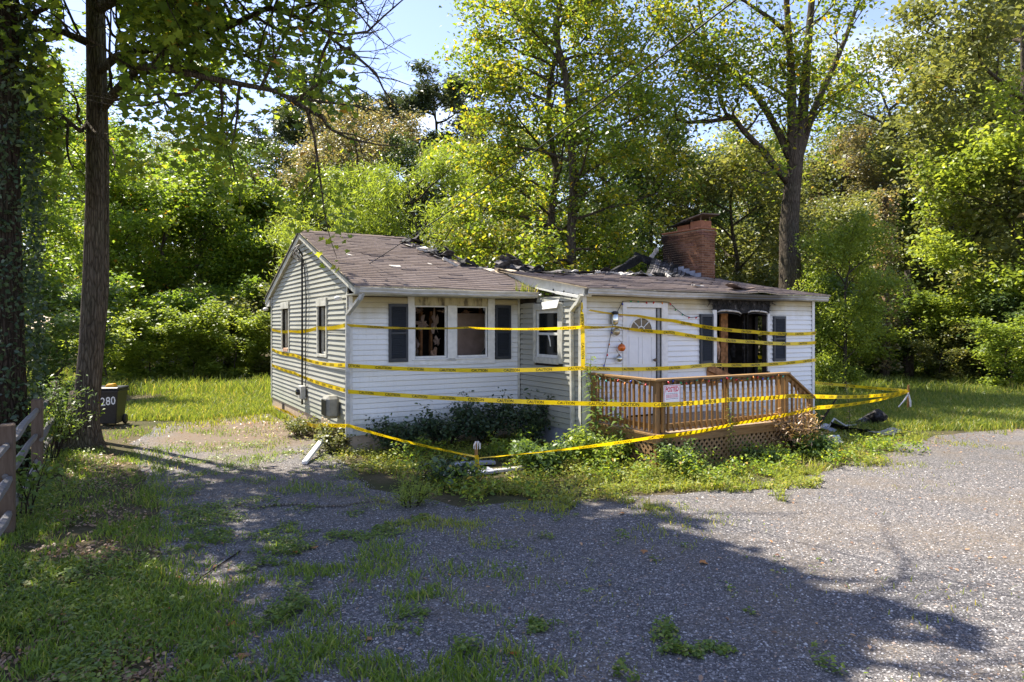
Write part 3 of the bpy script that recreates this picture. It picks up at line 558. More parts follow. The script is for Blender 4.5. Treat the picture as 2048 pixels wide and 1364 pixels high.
# ---------------------------------------------------------------- roof
def zmain(v): return 3.10 + .341 * (v + .7) if v <= 3.7 else 3.10 + .341 * (4.4 - (v - 3.7))
def sag(u, v):
    s = -.05 * math.exp(-((u - 5.2) / 1.6) ** 2 - ((v - .5) / 1.0) ** 2) - .015 * math.sin(u * 1.7) * math.sin(v * 1.3)
    s += .075 * math.exp(-((u - 8.35) / .32) ** 2) * math.exp(-((v + 2.3) / .35) ** 2) + .03 * math.exp(-((u - 6.9) / .6) ** 2 - ((v + 1.6) / .5) ** 2)
    return s
def zshed(v): return 3.075 + .166 * (v + 2.55)
def nz(a, b, s=0): return float(fbm(a, b, s)) - .5
def break_u(v):                                   # right edge of what is left of the main roof
    pts = ((-1, 3.74), (.55, 3.74), (.75, 3.45), (1.03, 3.06), (1.5, 2.79), (2.4, 2.54), (3.0, 2.52), (3.7, 2.62))
    return float(np.interp(v, [p[0] for p in pts], [p[1] for p in pts])) + .16 * nz(v * 5, 3, 2)
def roof(name, u0, u1, v0, v1, zf, keep, m, under='plywood', ex=.135, seed=0, tabw=.305, lift=0.0):
    r = random.Random(seed); V = []; Fq = []; A = []; row = 0; v = v0
    D = MB()
    while v < v1:
        vt = min(v + ex * 1.12, v1 + .02); off = (row % 2) * tabw / 2 + r.uniform(-.02, .02); u = u0 - off; rt = r.random()
        while u < u1:
            a, b = max(u, u0), min(u + tabw - .006, u1)
            if b - a > .03 and keep((a + b) / 2, v + .06):
                l = r.random() ** 10 * .022 + lift * r.random(); dz = .010 + l; j = r.uniform(-.004, .004); k = len(V)
                for (x, y, h) in ((a, v + j, 0), (b, v + j, 0), (a, v + j, dz), (b, v + j, dz), (a, vt, .003), (b, vt, .003)): V.append((x, y, zf(y) + sag(x, y) + .022 + h))
                Fq += [(k, k+1, k+3, k+2), (k+2, k+3, k+5, k+4), (k, k+2, k+4, k+4), (k+1, k+5, k+3, k+3)][:2]; A += [min(1, max(0, .15 + .35*rt + .4*r.random()))] * 2
            u += tabw
        v += ex; row += 1
    me = np_mesh(name, V, 4, Fq, A, M[m]); o = obj(name, me, RF); o['kind'] = 'stuff'
    # sheathing under the shingles, following the same ragged outline
    n = max(2, int((v1 - v0) / .17)); du = .2
    for i in range(n):
        y0 = v0 + (v1 - v0) * i / n; y1 = v0 + (v1 - v0) * (i + 1) / n; us = [u0 + du * k for k in range(int((u1 - u0) / du) + 1)] + [u1]; run = []
        for k in range(len(us) - 1):
            if keep((us[k] + us[k+1]) / 2, (y0 + y1) / 2): run.append(k)
        for k in run:
            a, b = us[k], us[k+1]; D.add([(a, y0, zf(y0) + sag(a, y0)), (b, y0, zf(y0) + sag(b, y0)), (b, y1, zf(y1) + sag(b, y1)), (a, y1, zf(y1) + sag(a, y1)), (a, y0, zf(y0) + sag(a, y0) + .018), (b, y0, zf(y0) + sag(b, y0) + .018), (b, y1, zf(y1) + sag(b, y1) + .018), (a, y1, zf(y1) + sag(a, y1) + .018)], [(3,2,1,0),(4,5,6,7),(0,1,5,4),(1,2,6,5),(2,3,7,6),(3,0,4,7)])
    D.build('roof_sheathing', under, RF)
RF = empty('roof'); RF.parent = HOUSE
roof('shingles', -.12, 3.78, -.76, 3.70, zmain, lambda u, v: u < break_u(v), 'shingle', seed=1)
roof('shingles', -.12, 2.7, 3.70, 8.0, lambda v: zmain(v), lambda u, v: u < 2.5 - .1*(v - 3.7) + .3*nz(v*3, 1), 'shingle', seed=2)
def shed_keep(u, v): return v < 1.02 + .28 * nz(u * 2.2, 5, 4) + (.25 if u > 8.3 else 0)
roof('shingles', 3.66, 10.72, -2.57, 1.35, zshed, shed_keep, 'shingle', seed=3)
# ridge caps on the standing part
for k in range(9): u = -.1 + k * .29; MB().add([(u, 3.52, zmain(3.52) + .04), (u, 3.7, 4.635), (u, 3.88, zmain(3.88) + .04), (u + .31, 3.52, zmain(3.52) + .046), (u + .31, 3.7, 4.645), (u + .31, 3.88, zmain(3.88) + .046)], [(0,1,4,3),(1,2,5,4),(3,4,5),(2,1,0)]).build('ridge_cap', 'shingle', RF)
# charred rafters and ridge
def jag(name, m, a, b, w, h, seed, parent=RF):
    r = random.Random(seed); a = Vector(a); b = Vector(b); pts = []; d = (b - a)
    x = d.normalized().cross(Vector((0, 0, 1))); x = x.normalized() if x.length > .01 else Vector((1, 0, 0)); y = x.cross(d.normalized()); B = MB(); n = 7
    for i in range(n):
        t = i / (n - 1); s = r.uniform(.72, 1.05) * (1 if i < n - 1 else .5); c = a + d * t + x * r.uniform(-.012, .012) + y * r.uniform(-.012, .012)
        B.v += [tuple(c + x * (w/2*s*p) + y * (h/2*s*q)) for p, q in ((-1,-1),(1,-1),(1,1),(-1,1))]
    for i in range(n - 1):
        for k in range(4): k2 = (k+1) % 4; B.f.append((i*4+k, i*4+k2, (i+1)*4+k2, (i+1)*4+k))
    B.f += [(3,2,1,0), tuple((n-1)*4 + k for k in range(4))]; return B.build(name, m, parent)
def am(px, py, v):                                  # point of the picture on the plane v = const
    k = (v - ST * NX + CT * NY) / (-ST * ((px - 1024) / F) + CT); return wh(((px - 1024) / F * k, k, HC - (py - YH) / F * k))
jag('charred_rafter', 'char', am(1210, 556, 2.0), am(1286, 513, 3.4), .10, .27, 1); jag('charred_ridge_beam', 'char', am(1268, 511, 3.4), am(1350, 541, 3.0), .10, .24, 2)
jag('charred_rafter', 'char', am(1296, 560, 3.3), am(1294, 517, 3.6), .05, .07, 3); jag('charred_stub', 'ash_board', am(1297, 522, 3.4), am(1316, 496, 3.3), .06, .13, 4)
jag('charred_rafter', 'char', am(1310, 530, 3.4), am(1322, 556, 1.6), .06, .17, 5); jag('charred_rafter', 'char', am(1200, 553, 3.0), am(1246, 536, 3.2), .05, .12, 6)
for i, (p, q) in enumerate((((930, 520), (958, 534)), ((886, 516), (915, 532)), ((1290, 557), (1330, 556)), ((1345, 560), (1362, 567)), ((1365, 562), (1398, 566)), ((1335, 553), (1356, 545)))): jag('burnt_stick', 'char' if i != 1 else 'ash_board', am(*p, .9), am(*q, .9), .035, .06, 20 + i)
# the burnt slope still hanging beside the chimney: bowed sheet with exposed slats
EU = [am(1306, 519, 3.0), am(1322, 524, 2.85), am(1345, 532, 2.6), am(1380, 546, 2.0), am(1412, 557, 1.4)]; EL = [am(1292, 553, 1.15), am(1312, 554, 1.12), am(1335, 555, 1.1), am(1372, 558, 1.05), am(1412, 560, 1.0)]
def el_(E_, t): f = t * 4; i = min(3, int(f)); return E_[i].lerp(E_[i+1], f - i)
NS = 17; b = MB(); 
for i in range(NS + 1):
    for j in range(4): p = el_(EU, i / NS).lerp(el_(EL, i / NS), j / 3); b.v.append(tuple(p + Vector((0, 0, -.10 * math.sin(math.pi * j / 3) * .5))))
for i in range(NS):
    for j in range(3): k = i*4 + j; b.f.append((k, k+1, k+5, k+4))
b.build('burnt_slope', 'shingle_burnt', RF)
for i in range(NS): t = (i + .5) / NS; a_, c_ = el_(EU, t), el_(EL, t); m_ = a_.lerp(c_, .5) + Vector((0, 0, -.04)); MB().bar(a_ + Vector((0, 0, .03)), m_ + Vector((0, 0, .03)), .10, .03).bar(m_ + Vector((0, 0, .03)), c_ + Vector((0, 0, .04)), .10, .03).build('burnt_slat', 'shingle_burnt' if i % 4 else 'char', RF)
# torn sheathing and curled shingles along the break, and the slab of back roof that fell in
def flap(name, m, c, size, rot, seed, th=.018):
    r = random.Random(seed); n = 6; g = MB(); k = 5
    for top in (0, 1):
        for i in range(n):
            for j in range(k):
                x = (i/(n-1) - .5) * size[0]; y = (j/(k-1) - .5) * size[1]; x += r.uniform(-.12, .12) * size[0] / n if 0 < i < n-1 or True else 0; y += r.uniform(-.2, .2) * size[1] / k
                g.v.append((x, y, top * th + size[2] * ((i/(n-1) - .5) ** 2 * 2 - (j/(k-1)) ** 2 * .6)))
    idx = lambda t, i, j: t*n*k + i*k + j
    for i in range(n-1):
        for j in range(k-1): g.f += [(idx(0,i,j), idx(0,i,j+1), idx(0,i+1,j+1), idx(0,i+1,j)), (idx(1,i,j), idx(1,i+1,j), idx(1,i+1,j+1), idx(1,i,j+1))]
    for i in range(n-1): g.f += [(idx(0,i,0), idx(0,i+1,0), idx(1,i+1,0), idx(1,i,0)), (idx(0,i+1,k-1), idx(0,i,k-1), idx(1,i,k-1), idx(1,i+1,k-1))]
    for j in range(k-1): g.f += [(idx(0,0,j+1), idx(0,0,j), idx(1,0,j), idx(1,0,j+1)), (idx(0,n-1,j), idx(0,n-1,j+1), idx(1,n-1,j+1), idx(1,n-1,j))]
    o = g.build(name, m, RF); o.location = c; o.rotation_euler = rot; return o
for i, (px, py, v, sz, rot, mm) in enumerate((
    (832, 494, 2.75, (.55, .3, .06), (.35, .05, .2), 'ash_board'), (856, 506, 2.1, (.45, .3, .10), (.5, -.3, .5), 'char'), (874, 512, 1.9, (.5, .35, .16), (.1, -.2, .3), 'shingle_burnt'), (893, 520, 1.6, (.6, .2, .05), (.2, .25, -.2), 'ash_board'),
    (915, 527, 1.35, (.7, .28, .06), (.30, .15, -.2), 'ash_board'), (938, 534, 1.15, (.6, .3, .06), (.3, .1, -.15), 'ash_board'), (962, 539, .98, (.55, .3, .05), (.32, .05, -.1), 'ash_board'), (987, 543, .85, (.5, .32, .04), (.35, .0, .25), 'plywood'),
    (876, 530, 1.1, (.5, .16, .03), (.36, 0, .1), 'ash_board'), (935, 544, .78, (.5, .16, .03), (.36, 0, .0), 'ash_board'), (905, 508, 2.4, (.5, .3, .1), (.6, .5, .2), 'char'), (1012, 541, .8, (.45, .3, .05), (.3, .0, .4), 'plywood'),
    (745, 487, 3.55, (.5, .12, .04), (.3, 0, .1), 'char'), (788, 474, 3.72, (.5, .14, .06), (.2, .0, .0), 'char'), (1480, 575, -2.3, (.7, .25, .10), (.25, .1, 0), 'shingle'), (1420, 585, -2.45, (.5, .10, .02), (.2, 0, .1), 'ash_board'), (1395, 572, -1.9, (.4, .10, .02), (.15, 0, .3), 'ash_board'),
    (705, 511, 1.6, (.28, .14, .01), (.33, 0, .3), 'ash_board'), (790, 533, .75, (.22, .12, .01), (.33, 0, .0), 'ash_board'), (1130, 548, .55, (.5, .2, .04), (.2, .05, .2), 'shingle_burnt'), (1100, 544, .9, (.6, .25, .06), (.25, -.1, .1), 'shingle_burnt'), (1165, 549, .8, (.5, .12, .03), (.2, .0, -.3), 'ash_board'))):
    p = am(px, py, v); flap('torn_roofing', mm, p, sz, rot, 60 + i)
p = am(1020, 530, 2.6)
MB().add([am(985, 543, 2.2), am(993, 520, 2.6), am(1062, 531, 2.9), am(1096, 545, 2.0), am(987, 548, 2.3), am(996, 526, 2.7), am(1062, 538, 3.0), am(1096, 552, 2.1)], [(0,1,2,3),(7,6,5,4),(0,4,5,1),(1,5,6,2),(2,6,7,3),(3,7,4,0)]).build('fallen_roof_slab', 'shingle_burnt', RF)
for i, (px, py, v) in enumerate(((996, 524, 2.55), (1012, 521, 2.6), (1030, 526, 2.6), (1048, 531, 2.6), (1008, 533, 2.3), (1030, 538, 2.2), (1060, 540, 2.2), (1026, 517, 2.7))): flap('curled_shingle', 'shingle_burnt', am(px, py, v), (.38, .32, .14), (.5 + .2*(i % 3), .3*((i % 2) - .5), i), 90 + i, .012)
# loose burnt debris along the line where the main slope fell away
rr = random.Random(8)
for i in range(46):
    if i % 3: u = rr.uniform(3.9, 9.3); v = .95 + rr.uniform(-.25, .25) + (.15 if u > 8 else 0); z = zshed(v) + sag(u, v) + .06
    else: v = rr.uniform(.7, 3.5); u = break_u(v) + rr.uniform(-.25, .12); z = zmain(v) + .07
    k = rr.random(); mm = 'char' if k < .5 else ('shingle_burnt' if k < .75 else 'ash_board')
    if rr.random() < .55: L_ = rr.uniform(.25, .8); a = rr.uniform(0, 3.14); e = Vector((math.cos(a), math.sin(a) * .5, rr.uniform(-.05, .30))) * L_ * .5; jag('burnt_stick', mm, Vector((u, v, z)) - e * .6, Vector((u, v, z)) + e, rr.uniform(.03, .06), rr.uniform(.03, .09), 300 + i)
    else: flap('burnt_flap', mm, (u, v, z), (rr.uniform(.2, .5), rr.uniform(.15, .3), rr.uniform(.04, .14)), (rr.uniform(-.2, .5), rr.uniform(-.4, .4), rr.uniform(0, 6)), 400 + i, .012)
for i, (u, h) in enumerate(((4.6, .0), (5.3, .12), (6.0, -.05), (6.7, .1), (7.4, .02))): jag('charred_rafter', 'char', (u, .9, zshed(.9) - .10), (u + .25, 2.9, zshed(.9) + .12 + h), .05, .15, 500 + i)
# a line of grass growing in the gutter end
def blades(name, pts, h, w, m, parent=None, rg=None, lean=.5, kind=None, hv=.5):
    """bent grass blades at pts (n,3): 2 quads each"""
    rg = rg or np.random.default_rng(3); n = len(pts); P = np.asarray(pts, float); a = rg.uniform(0, 2*np.pi, n); H = h * (1 - hv + 2*hv*rg.random(n)); ld = rg.uniform(0, 2*np.pi, n); ll = lean * rg.random(n) * H
    sx = np.cos(a) * w / 2; sy = np.sin(a) * w / 2; lx = np.cos(ld) * ll; ly = np.sin(ld) * ll; V = np.zeros((n, 6, 3))
    V[:, 0] = P + np.stack([-sx, -sy, 0*sx], 1); V[:, 1] = P + np.stack([sx, sy, 0*sx], 1)
    mid = P + np.stack([lx*.35, ly*.35, H*.6], 1); V[:, 2] = mid + np.stack([sx*.8, sy*.8, 0*sx], 1); V[:, 3] = mid - np.stack([sx*.8, sy*.8, 0*sx], 1)
    tip = P + np.stack([lx, ly, H*.95], 1); V[:, 4] = tip + np.stack([sx*.12, sy*.12, 0*sx], 1); V[:, 5] = tip - np.stack([sx*.12, sy*.12, 0*sx], 1)
    b = (np.arange(n) * 6)[:, None]; FV = np.concatenate([b + np.array([[0, 1, 2, 3]]), b + np.array([[3, 2, 4, 5]])], 1).reshape(-1, 4)
    c = rg.random(n); me = np_mesh(name, V.reshape(-1, 3), 4, FV, np.repeat(c, 2), M[m]); o = obj(name, me, parent)
    if kind: o['kind'] = kind
    return o
rg = np.random.default_rng(5); q = np.stack([rg.uniform(3.2, 3.65, 60), rg.uniform(-.82, -.74, 60), np.full(60, 3.02)], 1)
gw_ = blades('gutter_weeds', q, .22, .018, 'grass_yellow', None, rg, .8); gw_.location = (NX, NY, 0); gw_.rotation_euler = (0, 0, TH); tag(gw_, 'yellow-green grass tuft growing from the end of the left gutter', 'plant')

# ---------------------------------------------------------------- chimney
CH = empty('chimney'); CH.parent = HOUSE
CU0, CU1, CV0, CV1 = 10.42, 10.92, 1.22, 2.80; ZT = 4.78
box('mortar_core', 'mortar', CH, CU0 + .006, CU1 - .006, CV0 + .006, CV1 - .006, .0, 5.10)
bk = {}
def brick(cu, cv, cz, lu, lv, h=.056):
    key = (round(lu, 3), round(lv, 3), h)
    if key not in bk: b = MB().box(-lu/2, lu/2, -lv/2, lv/2, -h/2, h/2); me = bpy.data.meshes.new('brick'); me.from_pydata(b.v, [], b.f); me.materials.append(M['brick']); bk[key] = me
    o = bpy.data.objects.new('brick', bk[key]); link(o, CH); o.location = (cu + random.uniform(-.002, .002), cv, cz); o.rotation_euler = (0, 0, random.uniform(-.006, .006))
zc = 3.50; row = 0
while zc < 5.10:
    out = .0 if zc < 4.84 else (.020 if zc < 4.92 else .036)
    v0, v1 = CV0 - out, CV1 + out; v = v0 + (0 if row % 2 else .106)
    while v < v1 - .03:
        l = min(.203, v1 - v); 
        if zc > 3.55: brick(CU0 - out + .04, v + l/2, zc, .10, l)
        v += l + .011
    u = CU0 - .01 - out + (.106 if row % 2 else 0); k = 1
    while u < CU1 + out - .03:
        l = min(.203 if (k or row % 2) else .10, CU1 + out - u); brick(u + l/2, v0 + .04, zc, l, .10); u += l + .011; k += 1
    zc += .0667; row += 1
box('crown', 'clay', CH, CU0 - .045, CU1 + .045, CV0 - .045, CV1 + .045, 5.10, 5.155, .02)
for v0, v1, z in ((1.30, 1.72, 5.36), (1.78, 2.25, 5.30)):
    b = MB()
    for q in ((CU0 + .05, CU0 + .09, v0, v1), (CU1 - .09, CU1 - .05, v0, v1), (CU0 + .09, CU1 - .09, v0, v0 + .04), (CU0 + .09, CU1 - .09, v1 - .04, v1)): b.box(*q, 5.155, z)
    b.build('flue', 'clay', CH)
MB().add([(10.35, 1.14, 5.50), (10.99, 1.10, 5.52), (10.97, 2.00, 5.40), (10.33, 1.98, 5.38), (10.35, 1.14, 5.535), (10.99, 1.10, 5.555), (10.97, 2.00, 5.435), (10.33, 1.98, 5.415), (10.66, 1.52, 5.545)], [(3,2,1,0),(4,5,8),(5,6,8),(6,7,8),(7,4,8),(0,1,5,4),(1,2,6,5),(2,3,7,6),(3,0,4,7)]).build('cap', 'rust_metal', CH)
for u, v in ((10.5, 1.35), (10.85, 1.35), (10.5, 1.7), (10.85, 1.7)): bar('cap_leg', 'rust_metal', CH, (u, v, 5.34), (u, v, 5.48), .03, .03)
flp = MB().add([(10.3, 1.75, 5.38), (10.8, 1.75, 5.40), (10.8, 2.45, 5.30), (10.3, 2.45, 5.28), (10.3, 1.75, 5.40), (10.8, 1.75, 5.42), (10.8, 2.45, 5.32), (10.3, 2.45, 5.30)], [(3,2,1,0),(4,5,6,7),(0,1,5,4),(1,2,6,5),(2,3,7,6),(3,0,4,7)]).build('cap', 'char', CH)
for i in range(7): v = 1.24 + i * .225; z = zmain(v) - .02; MB().add([(10.40, v, z - .05), (10.40, v + .23, z + .03), (10.40, v + .23, z + .13), (10.40, v, z + .13), (10.408, v, z - .05), (10.408, v + .23, z + .03), (10.408, v + .23, z + .13), (10.408, v, z + .13)], [(0,1,2,3),(7,6,5,4),(0,4,5,1),(1,5,6,2),(2,6,7,3),(3,7,4,0)]).build('step_flashing', 'slate_slab' if i < 4 else 'char', CH)

# ---------------------------------------------------------------- wooden deck
DK = hempty('wooden_deck', label='brown wooden porch deck with baluster railing, lattice skirt and steps', cat='deck')
DU0, DU1, DV0, DV1, DZ = 3.90, 7.06, -4.16, -2.34, .60
n = 13
for i in range(n): v = DV1 - (i + .5) * (DV1 - DV0) / n; box('floor_board', 'deck_board', DK, DU0 + .02, DU1, v - .066, v + .066, DZ - .035, DZ, .004)
box('rim_board', 'lumber_h', DK, DU0, DU1 + .02, DV0 - .045, DV0 - .01, .44, DZ - .04, .004); box('rim_board', 'lumber_h', DK, DU0 - .03, DU0 + .008, DV0 - .045, DV1, .44, DZ - .04, .004)
box('floor_edge', 'lumber_h', DK, DU0 - .03, DU1 + .04, DV0 - .075, DV0 - .012, DZ - .036, DZ + .004, .004); box('floor_edge', 'lumber_h', DK, DU0 - .06, DU0 + .012, DV0 - .012, DV1, DZ - .036, DZ + .004, .004)
for u, v in ((DU0 + .04, DV0 + .04), (DU0 + .16, DV0 + .04), (5.55, DV0 + .04), (DU1 - .05, DV0 + .04), (DU1 + .08, DV0 + .04), (DU0 + .04, DV1 - .06)): box('post', 'lumber', DK, u - .045, u + .045, v - .045, v + .045, 0, 1.47, .006)
box('top_rail', 'lumber_h', DK, DU0 - .06, DU1 + .10, DV0 - .07, DV0 + .08, 1.475, 1.512, .005); box('top_rail', 'lumber_h', DK, DU0 - .06, DU0 + .08, DV0 + .082, DV1, 1.470, 1.508, .005)
box('rail_stringer', 'lumber_h', DK, DU0 + .08, DU1, DV0 - .012, DV0 + .022, 1.385, 1.472, .004); box('rail_stringer', 'lumber_h', DK, DU0 + .08, DU1, DV0 - .012, DV0 + .022, .67, .755, .004)
box('rail_stringer', 'lumber', DK, DU0 - .012, DU0 + .022, DV0 + .08, DV1, 1.385, 1.469, .004); box('rail_stringer', 'lumber', DK, DU0 - .012, DU0 + .022, DV0 + .08, DV1, .67, .755, .004)
u = DU0 + .10; bal = None
def baluster(u, v, z0, z1):
    b = MB(); b.box(-.018, .018, -.018, .018, 0, z1 - z0); o = b.build('baluster', 'lumber', DK, bev=.003); o.location = (u + random.uniform(-.004, .004), v, z0); o.rotation_euler = (random.uniform(-.008, .008), random.uniform(-.012, .012), 0)
while u < DU1 - .06: baluster(u, DV0 - .032, .63, 1.46); u += .1275
v = DV0 + .13
while v < DV1 - .05: baluster(DU0 - .032, v, .63, 1.455); v += .1275
# stair rail going down to the right, and steps
SE = 7.86
bar('stair_rail', 'lumber_h', DK, (DU1 + .06, DV0, 1.49), (SE + .03, DV0, .99), .14, .036, bev=.004); bar('stair_stringer_rail', 'lumber_h', DK, (DU1 + .10, DV0 + .01, 1.41), (SE, DV0 + .01, .93), .036, .085, bev=.004)
box('post', 'lumber', DK, SE - .10, SE - .01, DV0 - .04, DV0 + .05, 0, .99, .006)
u = DU1 + .18
while u < SE - .12: z = 1.42 - (u - DU1 - .06) * .62; baluster(u, DV0 - .03, max(.05, z - .86 + (u - DU1)*.1), z); u += .115
for i in range(3): u0 = DU1 + .05 + i * .27; box('step', 'deck_board', DK, u0, u0 + .29, DV0 + .03, DV0 + 1.1, .43 - i * .15 - .04, .43 - i * .15, .005); box('riser', 'lumber', DK, u0 - .01, u0 + .008, DV0 + .04, DV0 + 1.08, .28 - i*.15, .39 - i * .15)
MB().add([(DU1 + .04, DV0 + .0, .56), (SE, DV0, .06), (SE, DV0, -.05), (DU1 + .04, DV0, .30), (DU1 + .04, DV0 + .036, .56), (SE, DV0 + .036, .06), (SE, DV0 + .036, -.05), (DU1 + .04, DV0 + .036, .30)], [(0,1,2,3),(7,6,5,4),(0,4,5,1),(1,5,6,2),(2,6,7,3),(3,7,4,0)]).build('stair_stringer', 'lumber_h', DK)
# lattice skirt: crossing strips, clipped to the panel
cube = MB().box(-.5, .5, -.5, .5, -.5, .5); cme = bpy.data.meshes.new('lattice_strip'); cme.from_pydata(cube.v, [], cube.f); cme.materials.append(M['lattice'])
def lattice(axis, a0, a1, z0, z1, c, step=.118):
    h = z1 - z0
    for sgn in (1, -1):
        k = a0 - h
        while k < a1 + h:
            # line a = k + sgn*(z - z0) clipped
            s0, s1 = 0.0, h; A = lambda s: k + (s if sgn > 0 else h - s)
            lo = max(0, a0 - k) if sgn > 0 else max(0, h - (a1 - k)); hi = min(h, a1 - k) if sgn > 0 else min(h, h - (a0 - k))
            if hi - lo > .03:
                s = (lo + hi) / 2; off = c - (.004 if sgn > 0 else -.004); L_ = (hi - lo) * 1.414; o = bpy.data.objects.new('lattice_strip', cme); link(o, DK); o.scale = (L_, .007, .036)
                o.location = (A(s), off, z0 + s) if axis == 'u' else (off, A(s), z0 + s); o.rotation_euler = (0, -sgn * math.pi/4, 0) if axis == 'u' else (0, -sgn * math.pi/4, math.pi/2)
            k += step
lattice('u', DU0 + .09, DU1 - .09, .04, .44, DV0 - .02); lattice('v', DV0 + .09, DV1 - .05, .04, .44, DU0 - .012)
for q in ((DU0 + .02, DU1 + .02, DV0 - .035, DV0 - .005, .0, .045),): box('lattice_frame', 'lumber_h', DK, *q)
# POSTED notice stapled to the corner of the railing
SG = hempty('posted_sign', label='white paper sign with red POSTED lettering on the deck railing corner', cat='sign')
sx0, sx1, sz0, sz1, sv = 4.005, 4.375, 1.085, 1.405, DV0 - .062
def sg(x, z, o=0.0): return (x, sv - o, z + (x - sx0) * .02)
MB().add([sg(sx0, sz0), sg(sx1, sz0), sg(sx1, sz1), sg(sx0, sz1), sg(sx0, sz0, -.006), sg(sx1, sz0, -.006), sg(sx1, sz1, -.006), sg(sx0, sz1, -.006)], [(0,1,2,3),(7,6,5,4),(0,4,5,1),(1,5,6,2),(2,6,7,3),(3,7,4,0)]).build('sheet', 'sign_paper', SG)
def sgr(name, m, x0, x1, z0, z1): MB().add([sg(x0, z0, .0015), sg(x1, z0, .0015), sg(x1, z1, .0015), sg(x0, z1, .0015)], [(0, 1, 2, 3)]).build(name, m, SG)
for q in ((sx0 + .012, sx1 - .012, sz1 - .02, sz1 - .012), (sx0 + .012, sx1 - .012, sz0 + .012, sz0 + .020), (sx0 + .012, sx0 + .019, sz0 + .021, sz1 - .021), (sx1 - .019, sx1 - .012, sz0 + .021, sz1 - .021)): sgr('border', 'red_print', *q)
tv, tf, tw, th = text_mesh('POSTED', 1, .03); k = .29 / tw; MB().add([sg(sx0 + .04 + x * k, 1.285 + y * .088 / th, .0015) for x, y in tv], tf).build('lettering', 'red_print', SG)
for i, (z, mm) in enumerate(((1.255, 'grey_print'), (1.232, 'red_print'), (1.213, 'red_print'), (1.194, 'red_print'), (1.168, 'grey_print'))):
    x = sx0 + .05
    while x < sx1 - .06: w = random.uniform(.012, .04); sgr('print_line', mm, x, min(x + w, sx1 - .05), z, z + .009); x += w + .008

# ---------------------------------------------------------------- barrier tape (paths in the house frame)
TXV, TXF, TXW, TXH = text_mesh('CAUTION', 1, .022)
def tape(pts, label, spacing=.60, start=.15, width=.076, tilt=None, toward=None, droop=.03):
    P = [Vector(p) for p in pts]; seg = []; tl = tilt or [0.0] * len(P); out = []; til = []
    for i in range(len(P) - 1):
        n = max(2, int((P[i+1] - P[i]).length / .08)); d = (P[i+1] - P[i]).length
        for k in range(n): t = k / n; q = P[i].lerp(P[i+1], t); q.z -= droop * d * 4 * t * (1 - t) * .5; out.append(q); til.append(tl[i] + (tl[i+1] - tl[i]) * t)
    out.append(P[-1].copy()); til.append(tl[-1]); n = len(out)
    Wv = []; Nv = []; S_ = [0.0]
    for i in range(n):
        T = (out[min(i+1, n-1)] - out[max(i-1, 0)]).normalized(); up = Vector((0, 0, 1)); up = up - T * up.dot(T)
        if up.length < .05: up = Vector((1, -.4, 0)); up = up - T * up.dot(T)
        up.normalize(); N_ = T.cross(up); a = til[i] + .16 * math.sin(S_[-1] * 2.3 + len(P)) * math.sin(S_[-1] * .9 + 1); up2 = up * math.cos(a) + N_ * math.sin(a); Wv.append(up2); Nv.append(T.cross(up2))
        if i: S_.append(S_[-1] + (out[i] - out[i-1]).length)
    tot = S_[-1]; t = hempty('caution_tape', label=label, cat='tape', group='yellow barrier tape round the house'); b = MB()
    for i in range(n): b.v += [tuple(out[i] - Wv[i] * width/2), tuple(out[i] + Wv[i] * width/2)]
    for i in range(n - 1): b.f.append((2*i, 2*i+2, 2*i+3, 2*i+1))
    b.build('ribbon', 'tape', t, True); k = .30 / TXW; s = start; S_ = np.array(S_)
    while s + .30 < tot:
        i0 = int(np.searchsorted(S_, s)) ; L2 = MB(); vs = []
        for x, y in TXV:
            q = min(s + x * k, tot - 1e-4); i = int(np.clip(np.searchsorted(S_, q) - 1, 0, n - 2)); f = (q - S_[i]) / max(1e-6, S_[i+1] - S_[i]); c = out[i].lerp(out[i+1], float(f)); w = Wv[i].lerp(Wv[i+1], float(f)); nn = Nv[i].lerp(Nv[i+1], float(f))
            vs.append(c + w * ((y - TXH/2) * .052 / TXH) + nn * .0025)
        L2.add(vs, TXF).build('lettering', 'tape_print', t); s += spacing
    return t
o_ = -.03
T1 = tape([(o_, 7.42, 2.28), (o_, 4.9, 2.24), (o_, 2.2, 2.34), (o_-.02, .05, 2.40), (-.05, -.11, 2.395), (1.9, -1.22, 2.35), (3.70, -2.37, 2.36), (4.4, -2.44, 2.37), (5.9, -2.40, 2.25), (8.3, -2.37, 2.03), (10.50, -2.34, 1.985), (10.52, -.2, 1.98)], 'highest caution tape round the left corner, running on past the door at fanlight height', tilt=[.1, .35, .2, 0, .95, 1.12, .8, 1.2, .1, 0, 0, 0], start=7.9)
T2 = tape([(o_, 7.42, 1.73), (o_, 4.5, 1.66), (o_-.02, .05, 1.64), (-.05, -.11, 1.64), (3.70, -2.37, 1.60), (7.0, -2.38, 1.565), (10.50, -2.34, 1.58), (10.52, -.2, 1.60)], 'caution tape across the front at window-sill height below the shutters', start=.25)
T3 = tape([(o_, 7.42, 1.28), (o_, 4.5, 1.22), (o_-.02, .05, 1.16), (-.05, -.11, 1.155), (3.86, -4.235, 1.095), (5.5, -4.24, 1.09), (7.2, -4.23, 1.07), (7.9, -4.22, 1.02), (14.93, -1.96, .58)], 'caution tape crossing the middle of the deck railing and on to the right stake', spacing=.54, start=.2, tilt=[.1, .1, 0, 0, 0, .15, .2, .1, .2], droop=.016)
T4 = tape([(o_, 7.0, .14), (-.06, 5.0, .20), (-.36, 1.3, .36), (-.40, .36, .50), (-.05, -.16, .52), (.93, -3.46, .40), (.97, -3.49, .385)], 'lowest caution tape from the foundation to the short wooden stake', spacing=.6, start=.3, tilt=[.6, .3, .2, .3, .5, .9, 1.2], droop=.018)
